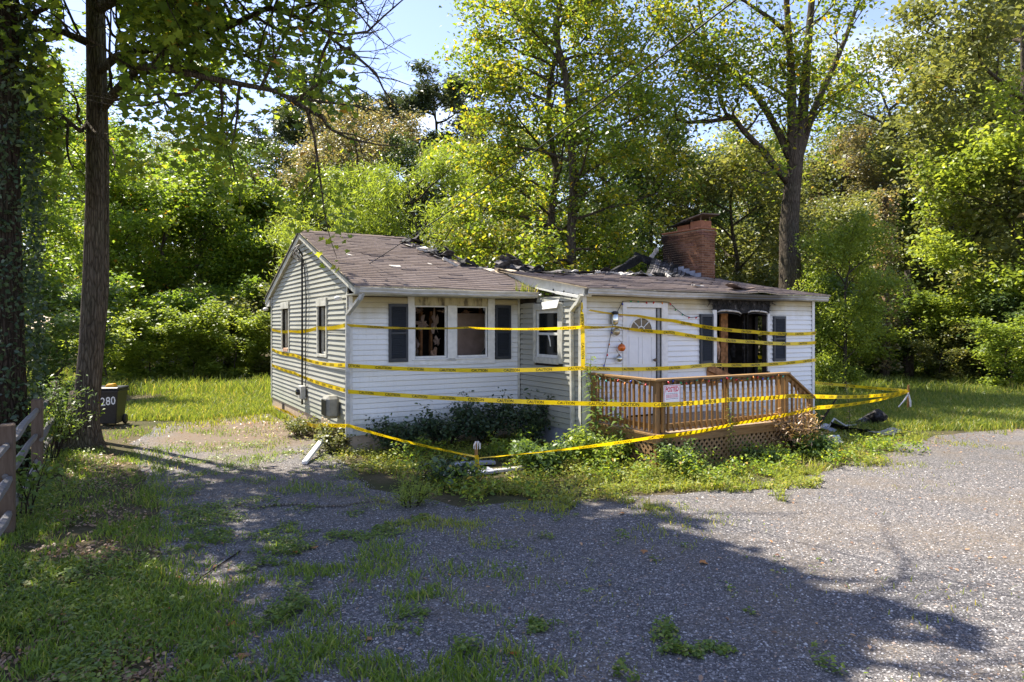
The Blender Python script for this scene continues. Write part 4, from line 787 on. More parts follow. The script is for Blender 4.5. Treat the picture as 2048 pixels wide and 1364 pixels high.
T5 = tape([(.97, -3.50, .385), (3.80, -4.27, .58), (4.3, -4.29, .58), (5.6, -4.27, .66), (7.9, -4.22, .80), (14.93, -1.98, .57)], 'caution tape running up from the short stake across the lattice top', start=.4, tilt=[1.2, .6, .5, .5, .3, .5], droop=.018)
T6 = tape([(3.86, -2.37, 2.68), (5.0, -2.40, 2.58), (5.9, -2.40, 2.49), (8.3, -2.37, 2.25), (10.50, -2.34, 2.21), (10.52, -.2, 2.2)], 'caution tape slanting over the top of the front door', tilt=[1.3, .9, .8, .2, 0, 0], start=2.3)
T7 = tape([(3.70, -2.36, 2.82), (3.69, -2.37, 2.6), (3.70, -2.38, 2.2), (3.71, -2.38, 1.58)], 'caution tape hanging upright down the corner beside the small window', start=.15, tilt=[.3, .8, .2, .1], droop=0)
T8 = tape([(10.50, .6, 1.10), (14.95, -1.92, .60)], 'rear caution tape from the far house side to the right stake', start=.4, droop=.01)
# ---------------------------------------------------------------- small things at the house
def string_lights(label, pts, bulbs, seed):
    r = random.Random(seed); t = hempty('string_lights', label=label, cat='string lights', group='coloured bulb strings'); MB().tube(pts, .006, 5).build('wire', 'cable', t, True); P = [Vector(p) for p in pts]; S_ = [0]
    for i in range(1, len(P)): S_.append(S_[-1] + (P[i] - P[i-1]).length)
    for k in range(bulbs):
        s = S_[-1] * (k + .5) / bulbs; i = int(np.clip(np.searchsorted(S_, s) - 1, 0, len(P) - 2)); c = P[i].lerp(P[i+1], (s - S_[i]) / (S_[i+1] - S_[i])); b = MB().lathe([(.006, 0), (.009, -.010), (.013, -.016), (.015, -.028), (.010, -.044), (.002, -.054)], 8)
        o = b.build('bulb', r.choice(['bulb_red', 'bulb_blue', 'bulb_green', 'bulb_orange', 'bulb_teal', 'bulb_red']), t, True); o.location = c; o.rotation_euler = (r.uniform(-.9, .9), r.uniform(-.9, .9), 0)
    return t
w_ = -2.335
string_lights('string of small coloured bulbs draped round the front door frame', [(4.22, w_, 1.55), (4.30, w_, 1.85), (4.38, w_, 2.18), (4.46, w_, 2.48), (4.58, w_, 2.70), (4.69, w_, 2.86), (4.9, w_, 2.875), (5.3, w_, 2.862), (5.6, w_, 2.872), (5.88, w_, 2.86), (6.08, w_, 2.72), (6.3, w_, 2.60), (6.48, w_, 2.555), (6.66, w_, 2.57), (6.76, w_, 2.60)], 17, 1)
dz = DV0 - .085
string_lights('string of coloured bulbs hung along the long front deck railing', [(DU0 + .1 + .2*i, dz, 1.46 + .035*math.sin(i*1.9)) for i in range(16)], 22, 2)
string_lights('string of coloured bulbs hung along the short left deck railing', [(DU0 - .085, DV1 - .15 - .2*i, 1.44 + .04*math.sin(i*2.3)) for i in range(9)], 9, 3)
def ball(name, label, m, u, z, r):
    t = hempty(name, label=label, cat='ornament'); v = -2.31 - r - .02; MB().lathe([(r * math.sin(math.pi * i / 12) + .0005, -r * math.cos(math.pi * i / 12)) for i in range(13)], 18, (u, v, z)).build('globe', m, t, True)
    MB().lathe([(.014, 0), (.014, .025)], 8, (u, v, z + r - .004)).build('cap', 'rust_metal', t); MB().tube([(u, v, z + r + .015), (u, -2.315, z + r + .09)], .003, 4).build('hook', 'cable', t)
ball('ornament_ball', 'dull gold ball hanging right below the porch lamp', 'gold_glass', 4.47, 2.27, .075); ball('ornament_ball', 'orange glass ball on the siding left of the front door', 'orange_glass', 4.60, 1.965, .075); ball('ornament_ball', 'silver mirror ball hanging below the orange ball', 'silver_glass', 4.545, 1.755, .068)
# overhead service cable coming down onto the roof
a, b = at(738, 528, 14.0), at(1500, -22, 7.0); ap = wh(a); 
cab = MB().tube([a.lerp(b, t) + Vector((0, 0, -.10 * math.sin(math.pi * t))) for t in np.linspace(0, 1.25, 30)], [.012 - .004 * (1 - t) for t in np.linspace(0, 1, 30)], 6).build('overhead_cable', 'cable', None, True); tag(cab, 'black overhead cable slanting down from upper right onto the roof', 'cable')
# stakes
st = empty('wooden_stake', gd(954, 966), 0, label='short brown wooden stake with pink ribbon top in front of the shrubs', cat='stake')
MB().bar((0, 0, -.02), (-.015, .01, .62), .045, .035).build('post', 'stake_wood', st, bev=.004)
for k in range(9): a = k * .7; MB().tube([(-.012, .01, .58), (.03*math.cos(a), .03*math.sin(a), .63), (.055*math.cos(a), .05*math.sin(a), .60 - .03*(k % 3)), (.05*math.cos(a), .05*math.sin(a), .52)], .006, 4).build('ribbon_tail', 'pale_ribbon', st)
for s in (-1, 1): MB().add([(-.03, -.03, .43), (.02, -.03, .43), (.02 + .03*s, -.04, .22), (-.01 + .03*s, -.035, .20), (-.03, -.026, .43), (.02, -.026, .43), (.02 + .03*s, -.036, .22), (-.01 + .03*s, -.031, .20)], [(0,1,2,3),(7,6,5,4),(0,4,5,1),(1,5,6,2),(2,6,7,3),(3,7,4,0)]).build('tape_tail', 'tape', st)
st2 = empty('wooden_stake', hw(14.97, -1.94, 0), 0, label='thin stake at the right meadow edge where the tapes meet', cat='stake')
MB().bar((0, 0, -.02), (.01, 0, .76), .05, .04).build('post', 'stake_wood', st2, bev=.004); MB().tube([(.0, -.03, .55), (-.12, -.05, .36), (-.30, -.06, .16)], [.016, .02, .014], 6).build('pale_strip', 'pale_ribbon', st2); MB().tube([(.0, -.03, .5), (.03, -.05, .3), (.035, -.05, .16)], [.02, .028, .02], 6).build('pale_strip', 'pale_ribbon', st2)
# trash bin
tb = empty('trash_bin', (-9.62, 16.35, 0), R_(8), label='black wheeled trash bin with white painted number 8280', cat='trash bin')
def taper(w0, d0, w1, d1, z0, z1): return MB().add([(-w0/2,-d0/2,z0),(w0/2,-d0/2,z0),(w0/2,d0/2,z0),(-w0/2,d0/2,z0),(-w1/2,-d1/2,z1),(w1/2,-d1/2,z1),(w1/2,d1/2,z1),(-w1/2,d1/2,z1)], [(3,2,1,0),(4,5,6,7),(0,1,5,4),(1,2,6,5),(2,3,7,6),(3,0,4,7)])
taper(.44, .46, .56, .60, .06, .86).build('body', 'black_plastic', tb, bev=.02); taper(.62, .66, .60, .62, .865, .93).build('lid', 'black_plastic', tb, bev=.02); taper(.60, .64, .60, .64, .80, .86).build('rim', 'black_plastic', tb, bev=.01)
for s in (-1, 1): MB().lathe([(.11, -.025), (.12, -.01), (.12, .01), (.11, .025)], 16).build('wheel', 'black_plastic', tb, True).matrix_local = Matrix.Translation((s*.24, .24, .12)) @ Matrix.Rotation(R_(90), 4, 'Y')
tv, tf, tw, th = text_mesh('8280', 1, .008); k = .44 / tw; MB().add([(-.21 + x*k, -.2915 - (z := .50 + y*.20/th + x*k*.10 - .02)*0 + (.86 - z)*.085 - .012, z) for x, y in tv], tf).build('painted_number', 'white_paint_num', tb)
yt = MB().add([(-.10,-.08,0),(.13,-.09,0),(.12,.10,0),(-.11,.09,0),(-.07,-.05,.07),(.09,-.06,.085),(.08,.07,.085),(-.08,.06,.07)], [(3,2,1,0),(4,5,6,7),(0,1,5,4),(1,2,6,5),(2,3,7,6),(3,0,4,7)]).build('plastic_tray', 'yellow_plastic', None, bev=.01); yt.location = (-9.52, 16.2, .932); tag(yt, 'yellow-orange upturned plastic tray on the trash bin lid', 'tray')
# split-rail fence
FN = hempty('split_rail_fence', label='weathered three-rail split-rail fence with brown posts at the left edge', cat='fence')
pv = [-6.46, -3.07, .32, 3.71]
for i, v in enumerate(pv): MB().box(-.075, .075, -.09, .09, -.05, 1.24 + .03*(i % 2)).build('post', 'fence_post', FN, bev=.015).location = (-4.88, v, 0)
for i in range(3):
    for k, z in enumerate((.27, .66, 1.05)):
        r = random.Random(i*7+k); a = Vector((-4.86 + r.uniform(-.03, .03), pv[i] - .12, z + r.uniform(-.04, .04))); b = Vector((-4.86 + r.uniform(-.03, .03), pv[i+1] + .12, z + r.uniform(-.04, .05))); n = 7
        MB().tube([a.lerp(b, t / (n-1)) + Vector((r.uniform(-.012, .012), 0, r.uniform(-.015, .015))) for t in range(n)], [.03] + [.046 + r.uniform(-.008, .008) for _ in range(n-2)] + [.03], 6).build('rail', 'fence_rail', FN)
# things on the ground
o = bar('gutter_piece', 'trim_white', None, hw(-1.02, -.82, .04), hw(-.15, .75, .34), .09, .06, bev=.008); tag(o, 'white length of gutter lying in the ivy by the house corner', 'gutter')
pts = [gd(470, 1014), gd(510, 1020), gd(540, 1014), gd(590, 1012), gd(640, 1016), gd(690, 1015), gd(725, 1008), gd(768, 1006)]; o = MB().tube([p + Vector((0, 0, .03)) for p in pts], [.010, .014, .016, .014, .016, .015, .012, .008], 6).build('dead_branch', 'bark_pale', None, True); tag(o, 'thin pale dead branch lying across the gravel', 'branch')
o = MB().tube([gd(345, 1190) + Vector((0, 0, .02)), gd(378, 1200) + Vector((0, 0, .02)), gd(392, 1168) + Vector((0, 0, .03)), gd(430, 1140) + Vector((0, 0, .02)), gd(480, 1106) + Vector((0, 0, .02))], .007, 5).build('twig', 'bark_dark', None, True); tag(o, 'crooked dark twig on the weedy gravel at left', 'branch')
for i, (a, b, w, lb) in enumerate((((868, 958), (985, 946), .34, 'wide grey stone slab nearest the short stake'), ((900, 934), (990, 930), .16, 'narrow grey board lying behind the stake'), ((985, 948), (1075, 938), .10, 'thin pale board lying right of the short stake'))):
    o = bar('ground_slab' if i == 0 else 'ground_board', 'slate_slab' if i < 2 else 'ash_board', None, gd(*a) + Vector((0, 0, .045)), gd(*b) + Vector((0, 0, .05)), w, .05, bev=.008); tag(o, lb, 'slab' if i == 0 else 'board')
# burnt rubbish by the steps
o = MB().tube([gd(1722, 858) + Vector((-.12, 0, .02)), gd(1735, 852) + Vector((0, 0, .08)), gd(1752, 856) + Vector((.08, 0, .30)), gd(1760, 858) + Vector((.13, 0, .26))], [.08, .17, .16, .07], 9).build('charred_stump', 'char', None); tag(o, 'black charred lump of wood on the rubbish right of the steps', 'log')
for i, (px, py, sx, sy, mm, lb) in enumerate(((1632, 862, .5, .3, 'trim_white', 'crumpled white siding scrap right beside the stair post'), (1655, 868, .45, .25, 'slate_slab', 'grey bent panel on the rubbish heap near the stair post'), (1712, 850, .6, .3, 'trim_white', 'pale sheet leaning against the charred lump'), (1700, 866, .8, .5, 'char', 'scorched black sheet flat under the charred lump'), (1770, 872, .7, .3, 'ash_board', 'pale ash-covered sheet flat at the gravel edge'), (1672, 890, .35, .2, 'trim_white', 'small white scrap in the grass below the rubbish heap'))):
    f = flap('rubbish_sheet', mm, gd(px, py) + Vector((0, 0, .09)), (sx, sy, .10), (.15 + .3*(i % 2), -.15 + .2*(i % 3), i * .9), 200 + i, .012); f.parent = None; tag(f, lb, 'scrap')
o = MB().tube([gd(1628, 872) + Vector((0, 0, .03)), gd(1655, 862) + Vector((0, .1, .35)), gd(1680, 852) + Vector((0, .2, .62))], [.03, .028, .018], 6).build('dead_branch', 'bark_dark', None, True); tag(o, 'dark red-brown branch leaning up from the rubbish heap', 'branch')
o = MB().tube([gd(1655, 866) + Vector((0, 0, .10)), gd(1668, 862) + Vector((0, 0, .28)), gd(1690, 862) + Vector((0, 0, .12)), gd(1712, 858) + Vector((0, 0, .10))], .022, 6).build('bent_conduit', 'steel_grey', None, True); tag(o, 'thin grey bent tube lying on the rubbish heap', 'pipe')

# ---------------------------------------------------------------- foliage makers
def unit(rg, n): v = rg.normal(size=(n, 3)); return v / np.linalg.norm(v, axis=1)[:, None]
LEAF_MAPLE = np.array([(0, 0), (.42, .12), (.30, .30), (.52, .58), (.18, .62), (0, 1.0), (-.18, .62), (-.52, .58), (-.30, .30), (-.42, .12)])
LEAF_OVAL = np.array([(0, 0), (.28, .35), (.20, .75), (0, 1), (-.20, .75), (-.28, .35)])
LEAF_DIA = np.array([(0, 0), (.32, .45), (0, 1), (-.32, .45)])
LEAF_THIN = np.array([(0, 0), (.10, .4), (0, 1), (-.10, .4)])
def leaves(name, C, size, shape, rg, mat=None, up=.55, att=None, sv=.4, hang=0.0):
    """flat leaf polygons at C, blade normals biased upward, tips drooping"""
    n = len(C); nr = unit(rg, n); nr[:, 2] = np.abs(nr[:, 2]) + up; nr /= np.linalg.norm(nr, axis=1)[:, None]
    t = unit(rg, n); t[:, 2] -= hang; t -= nr * (t * nr).sum(1)[:, None]; t /= np.linalg.norm(t, axis=1)[:, None] + 1e-9; b = np.cross(nr, t); s = size * (1 - sv + 2*sv*rg.random(n)); k = len(shape)
    V = C[:, None, :] + s[:, None, None] * (shape[None, :, 0, None] * b[:, None, :] + (shape[None, :, 1, None] - .4) * t[:, None, :]); fold = (np.abs(shape[:, 0]) * .5)[None, :, None] * nr[:, None, :] * s[:, None, None]; V = V + fold
    a = rg.random(n) if att is None else np.where(rg.random(n) < .008, 1.0, np.clip(.05 + .8*att + rg.normal(0, .13, n), 0, .95))
    return np_mesh(name, V.reshape(-1, 3), k, np.arange(n * k), a, mat)
class Tree:
    def __init__(s, seed): s.r = random.Random(seed); s.rg = np.random.default_rng(seed); s.b = MB(); s.c = []; s.w = []
    def rv(s, k): return Vector((s.r.gauss(0, k), s.r.gauss(0, k), s.r.gauss(0, k)))
    def limb(s, pts, r0, r1, n=8): s.b.tube(pts, [r0 + (r1 - r0) * i / (len(pts) - 1) for i in range(len(pts))], n)
    def branch(s, p, d, L, r, lvl, mx, wig=.16, upb=.06, kids=4, ang=.85, ratio=.62, ns=5, droop=0.0, leafy=True):
        p = Vector(p); d = Vector(d).normalized(); pts = [p.copy()]; ds = [d.copy()]
        for i in range(ns): d = (d + s.rv(wig) + Vector((0, 0, upb - droop * lvl))).normalized(); p = p + d * (L / ns); pts.append(p.copy()); ds.append(d.copy())
        s.b.tube(pts, [max(.004, r * (1 - .62 * i / ns)) for i in range(ns + 1)], 7 if lvl == 0 else (5 if lvl == 1 else 3), cap=False)
        if lvl >= mx:
            if leafy: s.c += [tuple(q) for q in pts[1:]]; s.w += [1.0] * ns
            return
        a0 = s.r.uniform(0, 6.28)
        for k in range(kids):
            t = .30 + .70 * (k + s.r.random() * .6) / kids; f = min(t * ns, ns - .001); i = int(f); q = pts[i].lerp(pts[i+1], f - i); dd = ds[i]; x = dd.orthogonal().normalized(); x.rotate(Matrix.Rotation(a0 + k * 2.4, 3, dd)); A = ang * s.r.uniform(.7, 1.2)
            s.branch(q, dd * math.cos(A) + x * math.sin(A), L * ratio * s.r.uniform(.75, 1.15) * (1.1 - .35*t), r * .52 * (1.1 - .5*t), lvl + 1, mx, wig, upb, max(2, kids - (lvl > 0)), ang, ratio, max(3, ns - 1), droop, leafy)
        s.branch(p, d, L * ratio * .8, r * .38, lvl + 1, mx, wig, upb, max(2, kids - 1), ang, ratio, max(3, ns - 1), droop, leafy)
    def crown(s, name, n, rad, size, shape, mat, up=.55, flat=.55, hang=0.0, keep=None):
        C = np.array(s.c); i = s.rg.integers(0, len(C), n); P = C[i] + s.rg.normal(size=(n, 3)) * np.array([rad, rad, rad * flat]); clump = s.rg.random(len(C)); 
        if keep is not None: k = keep(P); P = P[k]; i = i[k]
        return leaves(name, P, size, shape, s.rg, M[mat], up, att=clump[i], hang=hang)
    def trunk(s, name, mat): me = bpy.data.meshes.new(name); me.from_pydata(s.b.v, [], s.b.f); me.materials.append(M[mat]); me.polygons.foreach_set('use_smooth', [True] * len(me.polygons)); return me
VAR = {}
def variant(key, seed, h, tr, base, kids, L0, mx, nl, rad, size, shape, mat, bk='bark', ang=.85, upb=.06, droop=0.0, flat=.6, hang=0., nlimb=12, up=.55):
    t = Tree(seed); top = h * .92; pts = [Vector((t.r.gauss(0, .05) * i, t.r.gauss(0, .05) * i, top * i / 7)) for i in range(8)]; t.limb(pts, tr, tr * .18, 8)
    for k in range(nlimb):
        f = base + (1 - base) * (k + .5) / nlimb; z = top * f; i = min(6, int(f * 7)); q = pts[i].lerp(pts[i+1], f * 7 - i); a = k * 2.4 + t.r.uniform(-.4, .4); el = .15 + .9 * f * upb / .06 * .6; prof = math.sin(math.pi * min(1, .18 + .82 * (1 - (f - base) / (1 - base)) )) ** .6
        t.branch(q, (math.cos(a), math.sin(a), el), L0 * max(.35, prof), tr * .32, 0, mx, .17, upb, kids, ang, .62, 4, droop)
    t.c.append((pts[-1].x, pts[-1].y, top)); VAR[key] = (t.trunk('trunk', bk), t.crown('crown', nl, rad, size, shape, mat, up, flat, hang), h)
variant('broad', 1, 14, .26, .18, 3, 3.6, 2, 27000, .42, .19, LEAF_DIA, 'leaf_green')
variant('broad2', 2, 14, .24, .12, 3, 3.3, 2, 27000, .40, .19, LEAF_DIA, 'leaf_olive', ang=1.0)
variant('tall', 3, 16, .22, .30, 3, 2.6, 2, 22000, .38, .18, LEAF_DIA, 'leaf_olive', ang=.75)
variant('open', 4, 16, .24, .38, 3, 3.8, 2, 12000, .34, .19, LEAF_DIA, 'leaf_olive', ang=.9, nlimb=9)
variant('willow', 5, 10, .16, .06, 4, 2.7, 2, 23000, .34, .24, LEAF_THIN, 'leaf_lime', ang=.6, droop=.05, hang=1.1, nlimb=15, up=.1)
variant('pine', 6, 22, .30, .52, 3, 3.6, 2, 30000, .40, .42, LEAF_THIN * np.array([1.5, 1]), 'leaf_pine', 'bark_dark', ang=.7, flat=.4, nlimb=14, upb=.03, up=.9)
variant('shrub', 7, 4, .05, .04, 3, 1.5, 2, 7500, .24, .16, LEAF_DIA, 'leaf_green', ang=.8, nlimb=10)
variant('spruce', 8, 20, .24, .16, 3, 2.6, 1, 24000, .34, .40, LEAF_THIN * np.array([1.5, 1]), 'leaf_pine', 'bark_dark', ang=.9, upb=-.01, flat=.35, nlimb=26, up=.8)
variant('lowbroad', 9, 9, .16, .04, 3, 2.7, 2, 25000, .36, .17, LEAF_DIA, 'leaf_green', nlimb=13)
def plant(name, key, px, d, h, mat, label, cat='tree', group=None, rz=0., wide=1.0, xy=None):
    x, y = xy or ((px - 1024) / F * d, d); tr, cr, h0 = VAR[key]; s = h / h0; t = empty(name, (x, y, 0), rz, label=label, cat=cat, group=group); w = s * wide
    obj('trunk' if cat == 'tree' else 'stem', tr, t, sc=(w, w, s)); obj('crown' if cat == 'tree' else 'foliage', cr, t, sc=(w, w, s), mat=M[mat]); return t
FT = 'trees of the wood behind the house'
for i, (nm, key, px, d, h, mat, wd, lb) in enumerate((
    ('maple_tree', 'broad', -30, 24, 11, 'leaf_maple', 1.0, 'leafy green tree behind the ivy-covered trunk at the left edge'),
    ('maple_tree', 'lowbroad', 235, 36, 11.0, 'leaf_maple', 1.0, 'sunlit yellow-green tree seen just right of the near left trunk'),
    ('leafy_tree', 'lowbroad', 330, 37, 10.0, 'leaf_maple', 1.1, 'dense low-branched green tree behind the trash bin'),
    ('leafy_tree', 'lowbroad', 455, 40, 10.5, 'leaf_maple', 1.0, 'bright green low-branched tree left of the gable'),
    ('leafy_tree', 'broad', 120, 46, 17, 'leaf_green', 1.1, 'tall green tree deep in the wood behind the left trunk'),
    ('leafy_tree', 'lowbroad', 560, 42, 10.0, 'leaf_lime', 1.0, 'dark green tree right behind the gable eave'),
    ('leafy_tree', 'broad2', 400, 43, 13.0, 'leaf_green', 1.0, 'rounded green tree rising left of the two far conifers'),
    ('pine_tree', 'pine', 648, 60, 24.5, 'leaf_pine', .8, 'dark loose-crowned pine against the sky left of centre'),
    ('spruce_tree', 'spruce', 548, 58, 21.5, 'leaf_pine', .8, 'dark layered spruce left of the loose-crowned pine'),
    ('pine_tree', 'pine', 880, 56, 22.5, 'leaf_pine', 1.0, 'round-topped dark pine against the sky at centre'),
    ('seeding_tree', 'broad2', 615, 43, 12.5, 'leaf_brown', 1.0, 'brownish seed-laden tree above the left end of the ridge'),
    ('seeding_tree', 'broad', 745, 46, 15.5, 'leaf_brown', .95, 'grey-brown tree with rounded top left of the centre pine'),
    ('seeding_tree', 'broad', 690, 52, 16.5, 'leaf_brown', .85, 'reddish-brown treetop between the two pines'),
    ('willow_tree', 'willow', 690, 31, 8.4, 'leaf_lime', 1.15, 'feathery light green tree left above the standing roof ridge'),
    ('willow_tree', 'willow', 835, 30, 9.3, 'leaf_lime', 1.1, 'taller feathery light green tree above the broken roof end'),
    ('leafy_tree', 'tall', 955, 41, 13.0, 'leaf_yellow', .9, 'yellow-green tree left of the twin yellow trees'),
    ('leafy_tree', 'broad', 1010, 49, 15.5, 'leaf_olive', .9, 'olive tree far behind the twin yellow trees'),
    ('leafy_tree', 'lowbroad', 965, 32, 6.8, 'leaf_olive', 1.0, 'low olive bushy tree behind the fallen roof slab'),
    ('leafy_tree', 'broad2', 1215, 33, 11.5, 'leaf_dark', .85, 'dark green tree right of the twin yellow trees'),
    ('leafy_tree', 'broad', 1300, 34, 11.5, 'leaf_dark', .85, 'dark green tree behind the charred rafters'),
    ('leafy_tree', 'lowbroad', 1190, 29.5, 7.0, 'leaf_dark', 1.0, 'low dark tree just above the middle of the burned roof'),
    ('leafy_tree', 'broad2', 1390, 44, 13.0, 'leaf_olive', 1.0, 'olive tree behind the chimney'),
    ('leafy_tree', 'lowbroad', 1470, 33, 10.5, 'leaf_olive', 1.05, 'bushy olive tree between chimney and big forked trunk'),
    ('leafy_tree', 'broad', 1500, 50, 14.5, 'leaf_green', .9, 'green tree far behind the big forked tree'),
    ('leafy_tree', 'broad2', 1690, 47, 14.5, 'leaf_brown', 1.0, 'brownish olive tree right of the big forked trunk'),
    ('leafy_tree', 'open', 1790, 46, 20.5, 'leaf_olive', 1.0, 'open-crowned tree with bare limbs against the sky at right'),
    ('leafy_tree', 'lowbroad', 1640, 40, 9.2, 'leaf_olive', 1.0, 'bushy tree directly behind the right end of the house'),
    ('leafy_tree', 'broad', 1935, 45, 20.0, 'leaf_olive', 1.0, 'tall olive-green tree filling the upper right'),
    ('leafy_tree', 'broad2', 2060, 30, 20.0, 'leaf_olive', .95, 'tall bright green tree at the right edge'),
    ('leafy_tree', 'broad', 1860, 51, 17.5, 'leaf_olive', 1.0, 'tree behind the vine-wrapped pole at right'),
    ('leafy_tree', 'lowbroad', 1905, 41, 11.0, 'leaf_olive', 1.0, 'low olive tree above the thicket at right'),
    ('leafy_tree', 'lowbroad', 2075, 28, 10.5, 'leaf_lime', 1.0, 'low bright green tree at the right edge above the meadow'),
    ('leafy_tree', 'lowbroad', 1740, 44, 9.0, 'leaf_green', .9, 'low green tree left of the short grey trunk'),
    ('leafy_tree', 'broad2', 190, 50, 16.0, 'leaf_green', 1.1, 'background tree whose top shows between the ivy trunk and the near left trunk'), ('leafy_tree', 'broad', 300, 52, 15.0, 'leaf_olive', 1.1, 'background tree above the trash bin, behind the bright thicket'), ('leafy_tree', 'broad2', 490, 51, 15.0, 'leaf_dark', 1.1, 'dark background tree just left of the far spruce'),
    ('leafy_tree', 'broad2', 820, 45, 13.5, 'leaf_dark', 1.0, 'dark background tree right behind the taller feathery tree'), ('leafy_tree', 'broad', 1105, 44, 14.0, 'leaf_dark', 1.0, 'dark background tree directly behind the twin trunks'), ('leafy_tree', 'broad2', 1440, 41, 11.5, 'leaf_dark', 1.0, 'dark background tree between chimney and forked trunk'),
    ('leafy_tree', 'broad', 1590, 52, 15.5, 'leaf_olive', 1.1, 'background tree seen behind the fork of the big tree'), ('leafy_tree', 'broad2', 1740, 55, 17.0, 'leaf_dark', 1.1, 'dark background tree behind the vine-wrapped slim trunk'), ('leafy_tree', 'broad2', 2010, 50, 20.0, 'leaf_green', 1.1, 'tall background tree in the upper right corner'))):
    plant(nm, key, px, d, h, mat, lb, group=FT, rz=i * 1.31, wide=wd)
for i, (px, d, h, lb) in enumerate(((215, 27, 2.6, 'small light green shrub behind the bin at the meadow edge'), (300, 28.5, 2.4, 'round low shrub in the left meadow edge row'), (385, 30, 2.7, 'bright low shrub midway along the left meadow edge'), (470, 31, 2.6, 'bright low shrub nearest the tall meadow weed'), (1700, 28, 2.6, 'bright low shrub behind the right stake'), (2020, 25.5, 2.3, 'bright low shrub at the far right meadow edge'))): plant('low_shrub', 'shrub', px, d, h, 'leaf_lime', lb, 'shrub', 'low bright shrubs at the meadow edge', i * 1.7, 1.35)  # low shrubs added in light leaf colour to brighten the dark wood edge
SHB = 'shrubs along the meadow edge'
for i, (px, d, h, mat, lb) in enumerate(((120, 21, 3.2, 'leaf_green', 'green shrub behind the near left trunk'), (260, 30, 3.6, 'leaf_maple', 'dark shrub right above the trash bin'), (350, 32, 3.4, 'leaf_maple', 'glossy shrub at the left meadow edge'), (430, 34, 3.6, 'leaf_olive', 'olive shrub at the left meadow edge left of the gable'), (510, 35, 3.8, 'leaf_maple', 'light green shrub nearest the gable wall'), (560, 33, 4.2, 'leaf_olive', 'tall shrub partly hidden by the gable'),
    (1655, 31, 4.2, 'leaf_green', 'shrub just right of the house corner'), (1720, 33, 3.8, 'leaf_olive', 'olive shrub behind the weeping sapling'), (1790, 32, 3.3, 'leaf_lime', 'sunlit lime shrub below the vine-wrapped pole'), (1850, 31, 3.4, 'leaf_lime', 'sunlit shrub below the short grey trunk'), (1915, 30, 3.4, 'leaf_lime', 'bright mounded shrub in the right thicket'), (1985, 29, 3.2, 'leaf_lime', 'green shrub in the right thicket'), (2050, 27, 3.0, 'leaf_dark', 'dark broad shrub at the right edge'), (1760, 31, 2.6, 'leaf_green', 'low green shrub at the right meadow edge'), (1880, 29, 2.0, 'leaf_olive', 'low shrub with brown stems at the right meadow edge'), (1960, 28, 2.0, 'leaf_olive', 'low brownish shrub at the far right meadow edge'))):
    plant('shrub', 'shrub', px, d, h, mat, lb, 'shrub', SHB, i * 2.1, 1.25)
plant('sapling', 'lowbroad', 1690, 24, 5.6, 'leaf_lime', 'vine-draped sapling right behind the house corner', 'tree', None, 1.0, .8)
# far wood: one mass closing the gaps
rg = np.random.default_rng(77); n = 52000; X = rg.uniform(-75, 75, n); Y = 66 + rg.uniform(0, 7, n); top = 12 + 5 * vnoise(X * .22, X * 0, 3) + 3 * vnoise(X * .6, X*0, 5); Z = top * rg.random(n) ** .8
tag(obj('far_woods', leaves('far_woods', np.stack([X, Y, Z], 1), .62, LEAF_DIA, rg, M['leaf_olive'])), 'dark wood far behind the house', None, None, 'stuff')
# vine-wrapped pole and short grey trunk at right
for px, d, y0, y1, r, lb, mm, iv in ((1770, 28.5, 395, 745, .14, 'slim straight trunk wrapped in reddish vines at right', 'bark', 1), (1816, 30.5, 540, 745, .19, 'stout grey trunk standing above the right thicket', 'bark', 0)):
    b = at(px, y1, d); b.z = 0; tp = at(px - 2, y0, d); t = empty('tree_trunk', b, 0, label=lb, cat='tree'); MB().tube([(0, 0, -.05), (.03, 0, tp.z * .35), (-.04, .02, tp.z * .7), (.0, 0, tp.z)], [r * 1.25, r, r * .9, r * .7], 9).build('trunk', mm, t, True)
    if iv: rg = np.random.default_rng(9); k = 2600; z = rg.uniform(.5, tp.z + .3, k); a = rg.uniform(0, 6.28, k); rr = r + rg.random(k) ** 2 * .5; obj('vine', leaves('vine', np.stack([np.cos(a)*rr, np.sin(a)*rr, z], 1), .16, LEAF_DIA, rg, M['leaf_brown']), t)
# twin yellow trees
def twin(px, d, h, r, seed, lb, lo):
    t = Tree(seed); b = at(px, 560, d); b.z = 0; pts = [Vector((t.r.gauss(0, .03) * i, t.r.gauss(0, .03) * i, h * i / 9)) for i in range(10)]; t.limb(pts, r, r * .25, 9); nl = 26
    for k in range(nl):
        f = lo + (1 - lo) * (k + .3) / nl; i = min(8, int(f * 9)); q = pts[i].lerp(pts[i+1], f*9 - i); a = k * 2.4 + t.r.uniform(-.3, .3); L_ = 2.7 * (.55 + .6 * math.sin(math.pi * min(1, (f - lo) / (1 - lo) * .8 + .15)))
        t.branch(q, (math.cos(a), math.sin(a), .45 if f > .4 else .1), L_, r * .26, 0, 2, .17, .05, 3, .8, .55, 4)
    e = empty('yellowing_tree', b, 0, label=lb, cat='tree', group='twin yellow-green trees behind the house'); obj('trunk', t.trunk('trunk', 'bark'), e); obj('crown', t.crown('crown', 24000, .32, .155, LEAF_OVAL, 'leaf_yellow'), e)
twin(1142, 24.5, 17.0, .23, 31, 'right one of the twin straight trunks with yellow-green leaves', .20); twin(1098, 26.5, 15.0, .21, 32, 'left one of the twin straight trunks with yellow-green leaves', .22)
